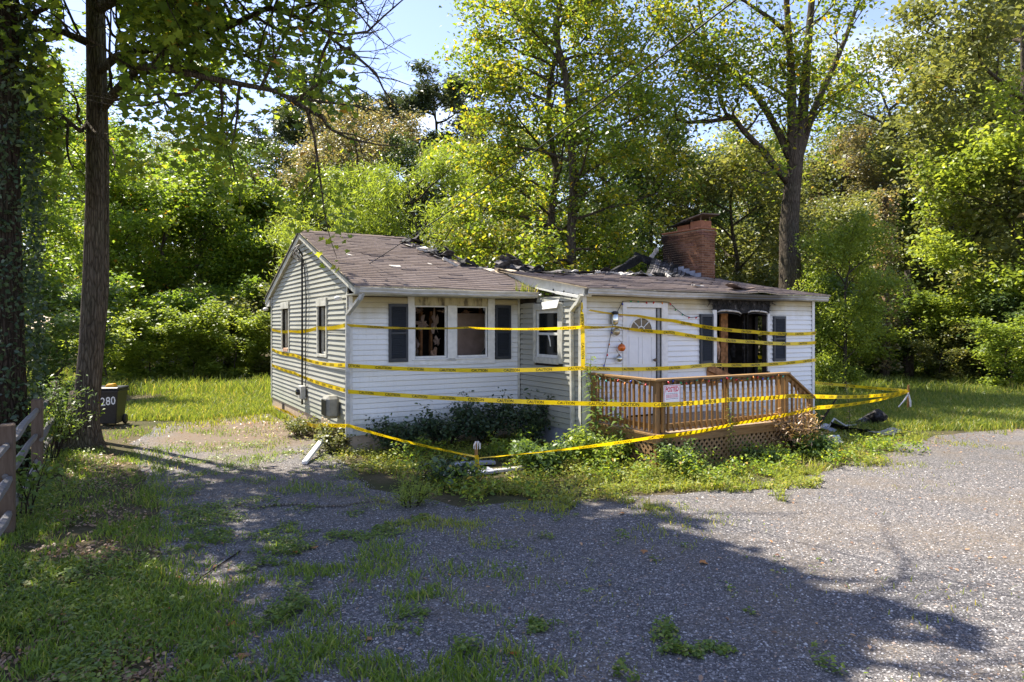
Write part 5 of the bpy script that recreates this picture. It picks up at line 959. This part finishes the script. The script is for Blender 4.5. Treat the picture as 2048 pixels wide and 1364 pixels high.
# big forked tree behind the right half of the house
BT = Tree(40); D0 = 25.5; base = at(1582, 700, D0); base.z = 0; root = empty('forked_tree', base, 0, label='big forked tree with sweeping limbs behind the right half of the house', cat='tree')
def T_(px, py, dd=0.0): return at(px, py, D0 + dd) - base
BT.limb([(0, 0, -.1), T_(1581, 640), T_(1580, 540), T_(1578, 450), T_(1584, 380), T_(1590, 330), T_(1594, 290), T_(1598, 250)], .48, .17, 12)
LB = [([(1586, 360), (1587, 300), (1584, 230), (1583, 150), (1577, 60), (1570, -40), (1566, -160)], .24, .06, -.4), ([(1588, 370), (1596, 300), (1606, 220), (1613, 130), (1620, 40), (1630, -60), (1640, -170)], .27, .06, .3), ([(1592, 340), (1603, 300), (1625, 225), (1660, 150), (1690, 80), (1718, 0), (1735, -80)], .17, .05, 1.0),
      ([(1576, 365), (1552, 335), (1520, 295), (1490, 265), (1470, 240), (1452, 228)], .15, .07, -1.0), ([(1452, 228), (1445, 205), (1438, 182), (1430, 160)], .06, .02, -1.0), ([(1458, 236), (1425, 242), (1380, 245), (1355, 240), (1347, 200), (1335, 175)], .09, .025, -1.2),
      ([(1580, 315), (1560, 270), (1535, 225), (1505, 180), (1465, 140), (1425, 110), (1395, 75), (1375, 30)], .16, .035, .6), ([(1462, 138), (1420, 128), (1385, 132), (1360, 105), (1335, 60), (1310, 25), (1288, 10)], .07, .02, .6), ([(1425, 110), (1410, 70), (1400, 20), (1390, -30)], .06, .02, .6),
      ([(1588, 210), (1560, 185), (1530, 170), (1500, 150)], .08, .02, -.6), ([(1600, 290), (1620, 250), (1640, 220), (1650, 205)], .07, .03, -.3), ([(1580, 70), (1545, 40), (1500, 10), (1460, -20)], .10, .04, -.6)]
for pts, r0, r1, dd in LB:
    P = [T_(x, y, dd * (i / (len(pts) - 1))) for i, (x, y) in enumerate(pts)]; BT.limb(P, r0, r1, 7)
    for i in range(1, len(P)):
        for k in range(2):
            if pts[i][1] > 255 and k: continue
            d = (P[i] - P[i-1]).normalized(); x = d.orthogonal().normalized(); x.rotate(Matrix.Rotation(BT.r.uniform(0, 6.28), 3, d)); BT.branch(P[i] - d * .3 * k, d * .5 + x + Vector((0, 0, .15)), 2.2 * BT.r.uniform(.6, 1.1), r1 * .6, 0, 1, .2, .04, 3, .8, .6, 4)
obj('trunk', BT.trunk('trunk', 'bark'), root); obj('crown', BT.crown('crown', 17000, .36, .16, LEAF_OVAL, 'leaf_yellow'), root)
def shade_ok(P):          # crowns cut so that their shadow keeps to a set edge on the drive
    k = P[:, 2] / math.tan(SUN_EL); x = P[:, 0] - k * math.cos(SUN_AZ); y = P[:, 1] - k * math.sin(SUN_AZ); return x < 1.9 + (8 - y) * .353 + 1.5 * (vnoise(x * .9, y * .9, 8) - .5) + 1.1 * (vnoise(x * 3.1, y * 3.1, 9) - .5) + .8 * (vnoise(x * 7.3, y * 7.3, 10) - .5)
def bole(P): a = P[:, 0] / P[:, 1]; return (a > -.66) & (a < -.575) & (P[:, 1] < 13.9) & (P[:, 2] < 2.7 + .476 * P[:, 1])
def thin_ivy(P): return (P[:, 2] > 2.7 + .476 * P[:, 1]) | (P[:, 0] / P[:, 1] < -.72) | (np.random.default_rng(6).random(len(P)) < .12)
def open_crown(P):        # cleared before the bole, thinned at right; unseen top thinned to let sun through
    a = P[:, 0] / P[:, 1]; r = np.random.default_rng(4).random(len(P))
    return (a < -.228) & ~bole(P) & ((a < -.42) | (r < .38) | (P[:, 2] > 9.5)) & ((P[:, 2] < 9.8) | (r < .35))
# near left maple: leaning trunk, low limbs over the drive, crown that shades the foreground
NT = Tree(51); nb = Vector((-8.45, 13.4, 0)); nr = empty('maple_tree', nb, 0, label='near left tree with tall bare grey trunk and overhanging maple leaves', cat='tree')
def Q(px, py, d): return at(px, py, d) - nb
NT.limb([(0, 0, -.1), (.03, 0, .25), Q(172, 800, 13.45), Q(180, 700, 13.5), Q(186, 560, 13.5), Q(190, 400, 13.5), Q(190, 200, 13.5), Q(187, 0, 13.5), Q(188, -300, 13.6), Q(195, -650, 13.8)], .245, .10, 14); NT.b.tube([(0, 0, -.1), (0, 0, .12), (.02, 0, .5), (.05, 0, 1.1)], [.52, .38, .29, .238], 14)
for v in NT.b.v[:28]: pass
for pts, r0 in (([(205, 215, 13.5), (235, 180, 13.0), (270, 140, 12.4), (340, 150, 11.8), (440, 160, 11.3), (560, 190, 11.0), (640, 230, 10.8)], .10), ([(200, 140, 13.5), (250, 120, 13.2), (330, 90, 12.8), (430, 60, 12.4), (540, 10, 12.0), (640, 60, 11.6), (700, 110, 11.4)], .09), ([(186, 90, 13.5), (120, 60, 13.0), (40, 65, 12.4), (-40, 80, 12)], .08), ([(192, 20, 13.5), (300, -30, 13), (440, -40, 12.4), (560, -30, 12), (700, -40, 11.8)], .10),
                ([(185, -60, 13.5), (330, -160, 12.4), (520, -230, 11.2), (680, -260, 10.4)], .12), ([(190, -150, 13.6), (240, -300, 12.2), (330, -460, 10.8), (430, -640, 9.8)], .11), ([(185, 240, 13.5), (150, 250, 13.1), (110, 230, 12.6), (60, 240, 12)], .06), ([(190, -420, 13.7), (330, -700, 12.2), (480, -950, 10.8)], .10), ([(188, -380, 13.7), (60, -600, 12.6), (-80, -760, 11.6)], .10)):
    P = [Q(*p) for p in pts]; NT.limb([P[0]] + [p + NT.rv(.05) for p in P[1:]], r0, r0 * .25, 7)
    for i in range(1, len(P)):
        for k in range(3): d = (P[i] - P[i-1]).normalized(); x = d.orthogonal().normalized(); x.rotate(Matrix.Rotation(NT.r.uniform(0, 6.28), 3, d)); NT.branch(P[i].lerp(P[i-1], k * .33), d * .6 + x, 1.75 * NT.r.uniform(.6, 1.1), .03, 0, 1, .2, .0, 3, .8, .6, 4)
# bare twigs at the branch end
for k in range(7): p = Q(660 + 8*k, 40 + 22*k, 11.4); NT.branch(p, (1, -.1, .1 - .1*k), .75, .012, 0, 2, .2, .03, 3, .6, .6, 4, 0, False)
obj('trunk', NT.trunk('trunk', 'bark'), nr); obj('crown', NT.crown('crown', 30000, .30, .125, LEAF_MAPLE, 'leaf_maple', keep=lambda P: open_crown(P + np.array(nb)) & shade_ok(P + np.array(nb))), nr)
t2 = empty('tree_trunk', (-8.60, 14.1, 0), 0, label='slim second trunk growing close behind the near left trunk', cat='tree'); MB().tube([(-.1, 0, -.05), (0, .05, 1.5), (.12, .1, 3.2), (.12, .12, 6), (.0, .15, 11)], [.13, .10, .09, .08, .05], 8).build('trunk', 'bark', t2, True)
# ivy-covered trunk at the left edge
iv = empty('ivy_covered_tree', (-8.1, 10.9, 0), 0, label='dark ivy-covered trunk at the far left edge', cat='tree'); MB().tube([(0, 0, -.05), (.0, 0, 2), (-.05, 0, 5), (-.1, .1, 9), (-.1, .1, 13)], [.36, .28, .25, .22, .12], 10).build('trunk', 'bark_dark', iv, True)
rg = np.random.default_rng(13); k = 9000; z = rg.random(k) * 9.5; a = rg.uniform(0, 6.28, k); rr = .30 + .18 * rg.random(k) + .14 * vnoise(a * 2, z * 1.5, 2); obj('ivy', leaves('ivy', np.stack([np.cos(a)*rr - .01*z, np.sin(a)*rr, z], 1), .085, LEAF_OVAL, rg, M['leaf_shrub'], up=.1, hang=.6), iv)
c = []; T3_ = Tree(61)
for k in range(14): T3_.branch((0, 0, 7.2 + k*.42), (math.cos(k*2.4), math.sin(k*2.4), .2), 2.8, .045, 0, 2, .2, .03, 3, .8, .6, 4)
for k in range(11): T3_.branch((0, 0, 8.7 + k*.3), (.9 - .05*k, -.75 + .12*k, .12), 3.6 + .35*(k % 4), .09, 0, 2, .16, .02, 4, .8, .58, 5)  # limbs added above the view to shade the drive
for k in range(5): T3_.branch((0, 0, 9.6 + k*.5), (1.0, -.62 + .10*k, .06), 5.6, .10, 0, 2, .14, .01, 4, .75, .52, 6)  # longer unseen limbs, added to carry the shadow further across the foreground
obj('branches', T3_.trunk('branches', 'bark_dark'), iv); obj('crown', T3_.crown('crown', 42000, .38, .15, LEAF_MAPLE, 'leaf_maple', keep=lambda P: (((P[:, 0] - 8.1) / (P[:, 1] + 10.9) < -.42) | (P[:, 2] > 2.7 + .476 * (P[:, 1] + 10.9))) & ~bole(P + np.array([-8.1, 10.9, 0])) & thin_ivy(P + np.array([-8.1, 10.9, 0])) & shade_ok(P + np.array([-8.1, 10.9, 0]))), iv)

# ---------------------------------------------------------------- plants at the house
def bush(name, label, loc, h, w, n, size, shape, mat, seed, cat='shrub', stems=7, fl=.6, group=None, lo=.2):
    t = Tree(seed)
    for k in range(stems): a = k * 2.4; t.branch((.1*math.cos(a), .1*math.sin(a), 0), (math.cos(a) * w, math.sin(a) * w, 1.0), h * .75 * t.r.uniform(.7, 1.1), .012, 0, 1, .14, .05, 4, .7, .55, 5)
    e = empty(name, loc, 0, label=label, cat=cat, group=group); obj('stems', t.trunk('stems', 'bark_dark'), e); obj('foliage', t.crown('foliage', n, size * 1.1, size, shape, mat, flat=fl), e); return e
g3 = 'dark evergreen shrubs against the front wall'
for i, (u, v, h, w, lb) in enumerate(((.75, -.55, .72, .5, 'leftmost dark evergreen shrub nearest the house corner'), (1.75, -.55, .85, .5, 'dark evergreen shrub under the left front window'), (2.6, -.55, .95, .5, 'dark evergreen shrub under the right half of the front window'), (3.3, -1.0, 1.0, .5, 'dark evergreen shrub in the inner corner of the house'))): bush('evergreen_shrub', lb, hw(u, v, 0), h, w, 1500, .075, LEAF_OVAL, 'leaf_shrub', 300 + i, group=g3, stems=9)
bush('leafy_bush', 'low bright green bush in front of the deck\'s left side', hw(3.3, -3.3, 0), .62, .9, 3200, .07, LEAF_OVAL, 'leaf_lime', 311, stems=10); bush('leafy_bush', 'low green bush right of the short stake', hw(2.2, -3.2, 0), .5, .9, 2400, .075, LEAF_OVAL, 'leaf_green', 312, stems=9)
bush('leafy_bush', 'pale leafy vine mound at the deck corner below the sign', hw(3.95, -4.55, 0), .55, .5, 1800, .045, LEAF_OVAL, 'leaf_green', 313, stems=9)
bush('leafy_bush', 'dark green bush at the foot of the steps', hw(7.2, -4.65, 0), .42, .7, 1500, .09, LEAF_OVAL, 'leaf_green', 314); bush('leafy_bush', 'small dark bush against the middle of the lattice', hw(5.9, -4.6, 0), .32, .7, 800, .05, LEAF_OVAL, 'leaf_green', 315)
bush('dead_plant', 'tangled dead brown plant at the top of the steps', hw(6.95, -4.5, 0), .85, .35, 900, .10, LEAF_THIN, 'leaf_dry', 316, 'plant')
bush('leafy_weed', 'bright yellow-green feathery weed in front of the grey slab', gd(822, 1012), .36, .5, 1500, .05, LEAF_THIN, 'leaf_lime', 317, 'plant', 9)
bush('leafy_weed', 'dark broad-leaved weed just left of the short stake', gd(903, 972), .34, .4, 240, .11, LEAF_OVAL, 'leaf_shrub', 318, 'plant', 7)
bush('leafy_weed', 'upright pale weed left of the grey slab', gd(845, 972), .42, .25, 220, .10, LEAF_THIN, 'leaf_lime', 319, 'plant', 4)
bush('ivy_patch', 'ivy climbing the house corner beside the utility box', hw(-.25, .15, 0), .5, .45, 1300, .06, LEAF_OVAL, 'leaf_olive', 320, 'plant', 10); bush('ivy_patch', 'ivy growing over the pickets below the meter box', hw(-.35, 2.3, 0), .42, .7, 1200, .06, LEAF_OVAL, 'leaf_olive', 321, 'plant', 10)
bush('roadside_bush', 'leafy bush growing between the fence and the near left trunk', Vector((-8.15, 12.0, 0)), 1.35, .18, 1500, .08, LEAF_THIN * np.array([1.8, 1]), 'leaf_green', 322, 'shrub', 10)
bush('roadside_bush', 'leafy sprigs hanging over the nearest fence post', Vector((-6.1, 8.5, 0)), .85, .22, 260, .085, LEAF_OVAL, 'leaf_green', 323, 'shrub', 6)
bush('roadside_bush', 'leafy suckers at the foot of the near left trunk', Vector((-8.75, 13.0, 0)), .9, .3, 1100, .075, LEAF_OVAL, 'leaf_maple', 324, 'shrub', 8)
def stalk(name, label, loc, h, n, size, mat, seed, lean=.08):
    r = random.Random(seed); rg = np.random.default_rng(seed); e = empty(name, loc, 0, label=label, cat='plant'); pts = [Vector((lean*math.sin(i*.9)*i/6, lean*math.cos(i*1.3)*i/6, h*i/6)) for i in range(7)]; MB().tube(pts, [.010 - .001*i for i in range(7)], 5).build('stem', 'leaf_olive', e)
    V = []; A = []
    for k in range(n):
        f = .12 + .88 * k / n; i = min(5, int(f*6)); p = np.array(pts[i].lerp(pts[i+1], f*6 - i)); a = k * 2.4; l = size * (1.15 - .6*f) * r.uniform(.8, 1.2); d = np.array((math.cos(a), math.sin(a), .35)); sd = np.array((-math.sin(a), math.cos(a), 0)) * l * .13
        V += [p, p + d*l*.45 + sd, p + d*l*.95 + np.array((0, 0, -.42*l)), p + d*l*.45 - sd]; A.append(r.random())
    obj('leaves', np_mesh('leaves', np.array(V), 4, np.arange(len(V)), A, M[mat]), e); return e
stalk('tall_weed', 'tall broad-leaved weed stalk at the front wing corner', hw(3.62, -2.85, 0), 1.85, 60, .36, 'leaf_green', 1); stalk('tall_weed', 'leafy weed stalk against the left deck railing', hw(3.70, -3.45, 0), 1.12, 34, .30, 'leaf_green', 2); stalk('tall_weed', 'slender pale weed rising past the middle of the deck lattice', hw(5.45, -4.32, 0), 1.30, 90, .13, 'leaf_lime', 3, .03); stalk('tall_weed', 'small-leaved climber on the inner end of the left deck rail', hw(3.82, -2.55, 0), 1.62, 80, .16, 'leaf_lime', 4, .14)
stalk('tall_weed', 'dry brown weed stalk just right of the house corner', hw(10.3, -3.3, 0), 1.15, 60, .12, 'leaf_dry', 5, .05); stalk('tall_weed', 'tall pale weed standing in the left meadow', Vector((-13.2, 31.0, 0)), 1.5, 26, .55, 'leaf_lime', 6); stalk('tall_weed', 'thin weed stalk among the stair balusters', hw(7.35, -4.4, 0), .95, 60, .12, 'leaf_shrub', 7, .04)

# ---------------------------------------------------------------- grass, weeds, leaf litter, stones
HOUSEBOX = lambda u, v: ((u > -.02) & (u < 10.5) & (v > -.02) & (v < 7.5)) | ((u > 3.7) & (u < 10.5) & (v > -2.33) & (v < 0)) | ((u > DU0 - .1) & (u < DU1 + .1) & (v > DV0 - .06) & (v < -2))
def uv_(x, y): dx, dy = x - NX, y - NY; return CT*dx + ST*dy, -ST*dx + CT*dy
def scatter(n, x0, x1, y0, y1, rg, persp=True):
    """random ground points inside the view wedge, denser near the camera"""
    y = y0 * (y1 / y0) ** rg.random(n) if persp else rg.uniform(y0, y1, n); x = rg.uniform(-1, 1, n) * .80 * y + rg.normal(0, .1, n); k = (x > x0) & (x < x1); return x[k], y[k]
def field(name, n, x0, x1, y0, y1, dens, h, w, mat, seed, lean=.6, hv=.5):
    rg = np.random.default_rng(seed); x, y = scatter(n, x0, x1, y0, y1, rg); u, v = uv_(x, y); p = dens(x, y, u, v) * ~HOUSEBOX(u, v); k = rg.random(len(x)) < p; x, y = x[k], y[k]
    return tag(blades(name, np.stack([x, y, np.zeros(len(x))], 1), h, w, mat, None, rg, lean, 'stuff', hv))
ing = lambda x, y: inside(x, y, gw)
def rag(x, y): return ~inside(x + 2.4 * (fbm(x*1.6, y*1.6, 91) - .5), y + 3.4 * (fbm(x*1.6 + 9, y*1.6, 93) - .5), gw)
field('meadow_grass', 420000, -26, 36, 15.5, 40, lambda x, y, u, v: (~ing(x, y)) * np.where(x < -3, (x > -11.5) * (y > 17), (y > 13.5)) * (.55 + .45*fbm(x*.5, y*.5, 4)), .14, .020, 'grass_meadow', 1, 1.0)
field('tall_meadow_grass', 60000, -26, 36, 23, 40, lambda x, y, u, v: (~ing(x, y)) * (fbm(x*.35, y*.35, 9) > .42) * (np.abs(x) > 4), .32, .024, 'grass_meadow', 2, .9)
field('yard_grass', 150000, -3.5, 12, 7.5, 19, lambda x, y, u, v: np.clip(rag(x, y) * (v < 1.0) * (u > -.9) * (.25 + 1.1*(fbm(x*1.2, y*1.2, 3) - .3)), 0, 1) * np.where(u > 3.2, 1, .45) * (np.hypot(u - 1.25, v + 2.75) > .85), .12, .012, 'grass_yellow', 3, 1.1)
field('gravel_edge_weeds', 150000, -7, 12, 4.3, 14, lambda x, y, u, v: ing(x, y) * np.clip((fbm(x*1.1, y*1.1, 21) - .56) * 6, 0, 1) * np.clip(1.15 - np.abs(v + 5.0) * .55, .02, 1) * (u > -1), .055, .010, 'grass_yellow', 4, 1.2)
lf = lambda u, v: np.clip((-1.2 - u + .25*(v + 6)*(v < -6) * -1) / 1.8, 0, 1)
field('left_verge_grass', 190000, -9, .5, 4.2, 16, lambda x, y, u, v: np.clip(np.clip((-3.25 - u - .10*(v + 5)) / .7, .0, 1) * np.clip((fbm(x*.9, y*.9, 31) - .38) * 4, 0, 1) + np.clip((fbm(x*1.5, y*1.5, 33) - .53) * 6, 0, 1) * np.clip((-.2 - u) / 1.6, 0, 1) * .8 + .5*np.exp(-((u + 3.4) / .35) ** 2) * (fbm(x*2, y*2, 35) > .4), 0, 1), .07, .012, 'grass_green', 5, 1.2)
def cover(name, n, x0, x1, y0, y1, dens, size, mat, seed, zmax=.07, shape=LEAF_OVAL, kind='stuff', label=None):
    rg = np.random.default_rng(seed); x, y = scatter(n, x0, x1, y0, y1, rg); u, v = uv_(x, y); p = dens(x, y, u, v) * ~HOUSEBOX(u, v); k = rg.random(len(x)) < p; x, y = x[k], y[k]; z = .012 + zmax * rg.random(len(x)) * vnoise(x*2, y*2, 5)
    return tag(obj(name, leaves(name, np.stack([x, y, z], 1), size, shape, rg, M[mat], up=1.6)), kind=kind)
cover('ground_cover', 150000, -9, .5, 4.2, 16, lambda x, y, u, v: np.clip(np.clip((-3.25 - u - .10*(v + 5)) / .7, 0, 1) * np.clip((fbm(x*.8, y*.8, 31) - .36) * 4, 0, 1), 0, 1) , .045, 'grass_green', 6, .12)
cover('gravel_weeds', 320000, -7, 7, 4.2, 14, lambda x, y, u, v: ing(x, y) * np.clip((fbm(x*2.6, y*2.6, 41) - np.where(v > -5.4, .545, .665)) * 9, 0, 1) * np.clip(1 - (u + .2) / 3.2, .0, 1) * np.clip((fbm(x*.5, y*.5, 43) - .30) * 4, 0, 1), .036, 'grass_green', 7, .11)
cover('yard_ground_cover', 150000, -3.5, 9, 7.5, 15, lambda x, y, u, v: rag(x, y) * (u > -.9) * (v < .2) * np.clip((fbm(x*1.3, y*1.3, 51) - .30) * 4, 0, 1) * (np.hypot(u - 1.25, v + 2.75) > .8), .05, 'grass_yellow', 8, .24)
cover('leaf_litter', 140000, -11, 12, 4.2, 22, lambda x, y, u, v: np.clip(1.0*np.exp(-((u + 1.1) / 1.1) ** 2 - ((v - 4.6) / 1.9) ** 2) * (fbm(x*1.8, y*1.8, 65) > .36) + .5*np.exp(-((u + 4.1) / .7) ** 2) * (fbm(x, y, 61) > .5) + .28*np.exp(-((v + 4.9) / .5) ** 2) * (u > 5) * (fbm(x*1.5, y*1.5, 62) > .5) + .004 + .05 * (u < -2.8), 0, 1), .042, 'leaf_litter', 9, .04)
cover('drive_side_weeds', 60000, -9, -2.0, 10, 22, lambda x, y, u, v: np.exp(-((u + .45) / .5) ** 2) * (v > -1.5) * (v < 3.6) * np.clip((fbm(x*2, y*2, 81) - .36) * 5, 0, 1), .06, 'leaf_olive', 12, .14)
field('driveway_far_grass', 60000, -12, -4, 14.5, 24, lambda x, y, u, v: ing(x, y) * np.clip((v - 4.6 + 1.6*(fbm(x*1.4, y*1.4, 83) - .5)) * 1.5, 0, 1), .09, .02, 'grass_yellow', 13, 1.0)
# loose leafy weeds standing in the front yard
rg = np.random.default_rng(44); C = []
for k in range(230):
    u = rg.uniform(.2, 9.5); v = rg.uniform(-5.6, -4.3) if u > 3.6 else rg.uniform(-4.9, -1.2)
    if u > 3.6 and rg.random() < .45: continue
    if math.hypot(u - 1.25, v + 2.75) < .75: continue
    h = rg.uniform(.12, .42) * (1.25 if u < 4.2 else .8); p = hw(u, v, 0); m_ = int(30 + 60 * h); t = rg.random(m_); lx, ly = rg.normal(0, .12, 2); sp = .05 + .10 * h
    C.append(np.stack([p.x + lx*t + rg.normal(0, sp, m_), p.y + ly*t + rg.normal(0, sp, m_), .02 + h * t], 1))
tag(obj('yard_weeds', leaves('yard_weeds', np.concatenate(C), .065, LEAF_OVAL * np.array([.75, 1]), rg, M['leaf_maple'], up=.5)), kind='stuff')
# stones on the drive
rg = np.random.default_rng(21); x, y = scatter(85000, -6, 9, 4.2, 12, rg); k = ing(x, y); x, y = x[k], y[k]; n = len(x); OCT = np.array([(1,0,0),(0,1,0),(-1,0,0),(0,-1,0),(0,0,1),(0,0,-.4)]); TRI = np.array([(0,1,4),(1,2,4),(2,3,4),(3,0,4)])
s = rg.uniform(.0045, .0125, n) * (1 + .8*(rg.random(n) ** 12)); a = rg.uniform(0, 6.28, n); V = OCT[None] * (s[:, None] * np.stack([np.ones(n), rg.uniform(.6, 1, n), rg.uniform(.4, .8, n)], 1))[:, None, :].reshape(n, 1, 3); ca, sa = np.cos(a)[:, None], np.sin(a)[:, None]
V = np.stack([V[..., 0]*ca - V[..., 1]*sa + x[:, None], V[..., 0]*sa + V[..., 1]*ca + y[:, None], V[..., 2] + .008], -1); tag(obj('gravel_stones', np_mesh('gravel_stones', V.reshape(-1, 3), 3, (np.arange(n)[:, None, None]*6 + TRI[None]).reshape(-1, 3), np.repeat(rg.random(n), 4), M['stone'])), kind='stuff')
# single fallen leaves
fl = MB(); fl.add([(p[0]*.11, p[1]*.11, .02 * abs(p[0]) + .012*math.sin(p[1]*5)) for p in LEAF_MAPLE], [tuple(range(len(LEAF_MAPLE)))]); fme = bpy.data.meshes.new('fallen_leaf'); fme.from_pydata(fl.v, [], fl.f)
mm = MT('leaf_fallen'); mm.base(mm.ramp(mm.rnd(), [(0, (.34, .10, .025)), (.5, (.40, .17, .05)), (1, (.28, .14, .06))]), .7, .2); fme.materials.append(M['leaf_fallen'])
for i, (px, py) in enumerate(((330, 1225), (745, 1283), (1026, 1307), (455, 1255), (630, 1100), (600, 1107), (925, 988), (1172, 972), (1248, 1030), (1290, 1104), (1398, 1128), (435, 1265), (360, 1160), (488, 1312))):
    o = obj('fallen_leaf', fme, None, gd(px, py) + Vector((0, 0, .016)), i * 1.7, random.uniform(.6, 1.0)); tag(o, 'single orange-brown fallen leaf lying on the gravel', 'leaf', 'single fallen leaves on the drive')
